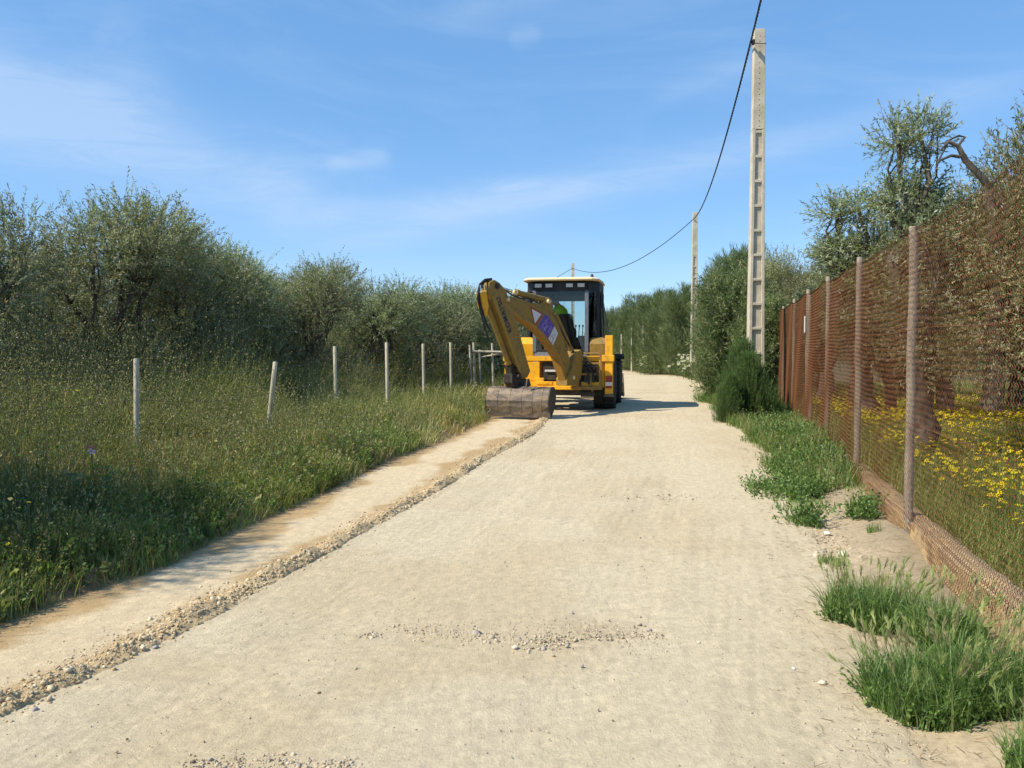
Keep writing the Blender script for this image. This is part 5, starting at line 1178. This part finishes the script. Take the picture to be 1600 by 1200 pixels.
# ---- driver
def driver():
    Mw = MI.inverted()
    me = bpy.data.meshes.new('person')
    c = MI @ Vector(at_depth(882, 520, 19.12)); hip = Vector((c.x + .055, c.y - .06, 1.78))
    V = [hip, hip + Vector((-.03, .02, .20)), hip + Vector((-.10, .03, .38)), hip + Vector((-.17, .05, .49)), hip + Vector((-.215, .07, .565)),      # 0-4 pelvis, waist, chest, neck base, neck
         hip + Vector((-.05, .11, .455)), hip + Vector((-.02, .24, .24)), hip + Vector((-.06, .42, .20)),                                         # 5-7 right arm
         hip + Vector((-.28, -.01, .43)), hip + Vector((-.34, .05, .18)), hip + Vector((-.26, .28, .14)),                                         # 8-10 left arm
         hip + Vector((.10, .05, -.02)), hip + Vector((.12, .44, .0)), hip + Vector((.12, .50, -.42)), hip + Vector((.12, .62, -.48)),            # 11-14 right leg
         hip + Vector((-.10, .05, -.02)), hip + Vector((-.13, .44, .0)), hip + Vector((-.13, .50, -.42)), hip + Vector((-.13, .62, -.48)),
         hip + Vector((-.255, .09, .61)), hip + Vector((-.285, .11, .67))]
    E = [(0, 1), (1, 2), (2, 3), (3, 4), (3, 5), (5, 6), (6, 7), (3, 8), (8, 9), (9, 10), (0, 11), (11, 12), (12, 13), (13, 14), (0, 15), (15, 16), (16, 17), (17, 18), (4, 19), (19, 20)]
    rad = [.13, .125, .15, .09, .055, .062, .046, .030, .062, .046, .030, .09, .068, .048, .035, .09, .068, .048, .035, .085, .088]
    # hands: palm and five fingers each, rooted in the wrist
    for w_i, d in ((7, Vector((.1, 1, -.2)).normalized()), (10, Vector((.3, 1, .1)).normalized())):
        w = V[w_i]; pi = len(V); V.append(w + d * .07); rad.append(.026); E.append((w_i, pi)); side = d.cross(Vector((0, 0, 1))).normalized()
        for k, (o, l) in enumerate(((-.030, .055), (-.011, .066), (.009, .060), (.028, .048))):
            a = len(V); V.append(w + d * .10 + side * o); V.append(w + d * (.10 + l * .6) + side * o * 1.1 + Vector((0, 0, -.012))); V.append(w + d * (.10 + l * .85) + side * o * 1.1 + Vector((0, 0, -.035))); rad += [.010, .009, .008]; E += [(pi, a), (a, a + 1), (a + 1, a + 2)]
        a = len(V); V.append(w + d * .05 + side * -.042); V.append(w + d * .085 + side * -.055 + Vector((0, 0, -.01))); rad += [.011, .009]; E += [(w_i, a), (a, a + 1)]
    me.from_pydata([tuple(v) for v in V], E, []); o = bpy.data.objects.new('person', me); COL.objects.link(o)
    m = o.modifiers.new('s', 'SKIN'); sv = me.skin_vertices[0].data
    for i, r in enumerate(rad): sv[i].radius = (r, r * (.72 if i in (0, 1, 2) else 1))
    sv[0].use_root = True; sb = o.modifiers.new('ss', 'SUBSURF'); sb.levels = 1; sb.render_levels = 2
    bpy.context.view_layer.update(); dg = bpy.context.evaluated_depsgraph_get(); ev = o.evaluated_get(dg); m2 = bpy.data.meshes.new_from_object(ev); bpy.data.objects.remove(o)
    m2.transform(Mw); m2.polygons.foreach_set('use_smooth', [True] * len(m2.polygons))
    # material by body region: vest, trousers, skin
    for mm in (M['skin'], M['hiviz'], M['trousers'], M['hair']):
        m2.materials.append(mm)
    hw = hip
    for p in m2.polygons:
        q = MI @ p.center; r_ = q - hw
        if r_.z < .03 and r_.z < .05: k = 2
        elif r_.z > .53: k = 0
        elif (r_ - Vector((-.02, .24, .24))).length < .09 or r_.y > .17: k = 0 if r_.y > .17 else 1
        elif r_.z < .27 and r_.x < -.22: k = 0
        else: k = 1
        p.material_index = k
    po = bpy.data.objects.new('person', m2); COL.objects.link(po); tag(po, 'driver in a fluorescent yellow green shirt leaning left in the digger cab', 'person')
    # head
    hc = hip + Vector((-.30, .12, .70)); mb = MB()
    def ball(mb, c, sx, sy, sz, n=14, m_=10):
        P = []; 
        for i in range(m_ + 1):
            th = math.pi * i / m_
            for j in range(n): a = 2 * math.pi * j / n; P.append(Vector(c) + Vector((math.sin(th) * math.cos(a) * sx, math.sin(th) * math.sin(a) * sy, math.cos(th) * sz)))
        mb.add(P, [(i * n + j, i * n + (j + 1) % n, (i + 1) * n + (j + 1) % n, (i + 1) * n + j) for i in range(m_) for j in range(n)])
    ball(mb, hc, .082, .098, .118); fd = Vector((-.75, .6, -.25)).normalized(); ball(mb, hc + fd * .10 + Vector((0, 0, -.01)), .016, .016, .024); ball(mb, hc + fd * .075 + Vector((0, 0, -.075)), .035, .035, .03)
    sdv = fd.cross(Vector((0, 0, 1))).normalized()
    for s in (-1, 1): ball(mb, hc + sdv * s * .085, .016, .022, .034)
    mb.build('head', M['skin'], po, smooth=True, M=Mw)
    mb = MB()
    for s in (-1, 1): ball(mb, hc + fd * .088 + sdv * s * .033 + Vector((0, 0, .012)), .012, .012, .009)
    mb.build('eyes', M['hair'], po, smooth=True, M=Mw)
    mb = MB(); ball(mb, hc - fd * .018 + Vector((0, 0, .022)), .094, .108, .112); mb.build('hair', M['hair'], po, smooth=True, M=Mw)
driver()
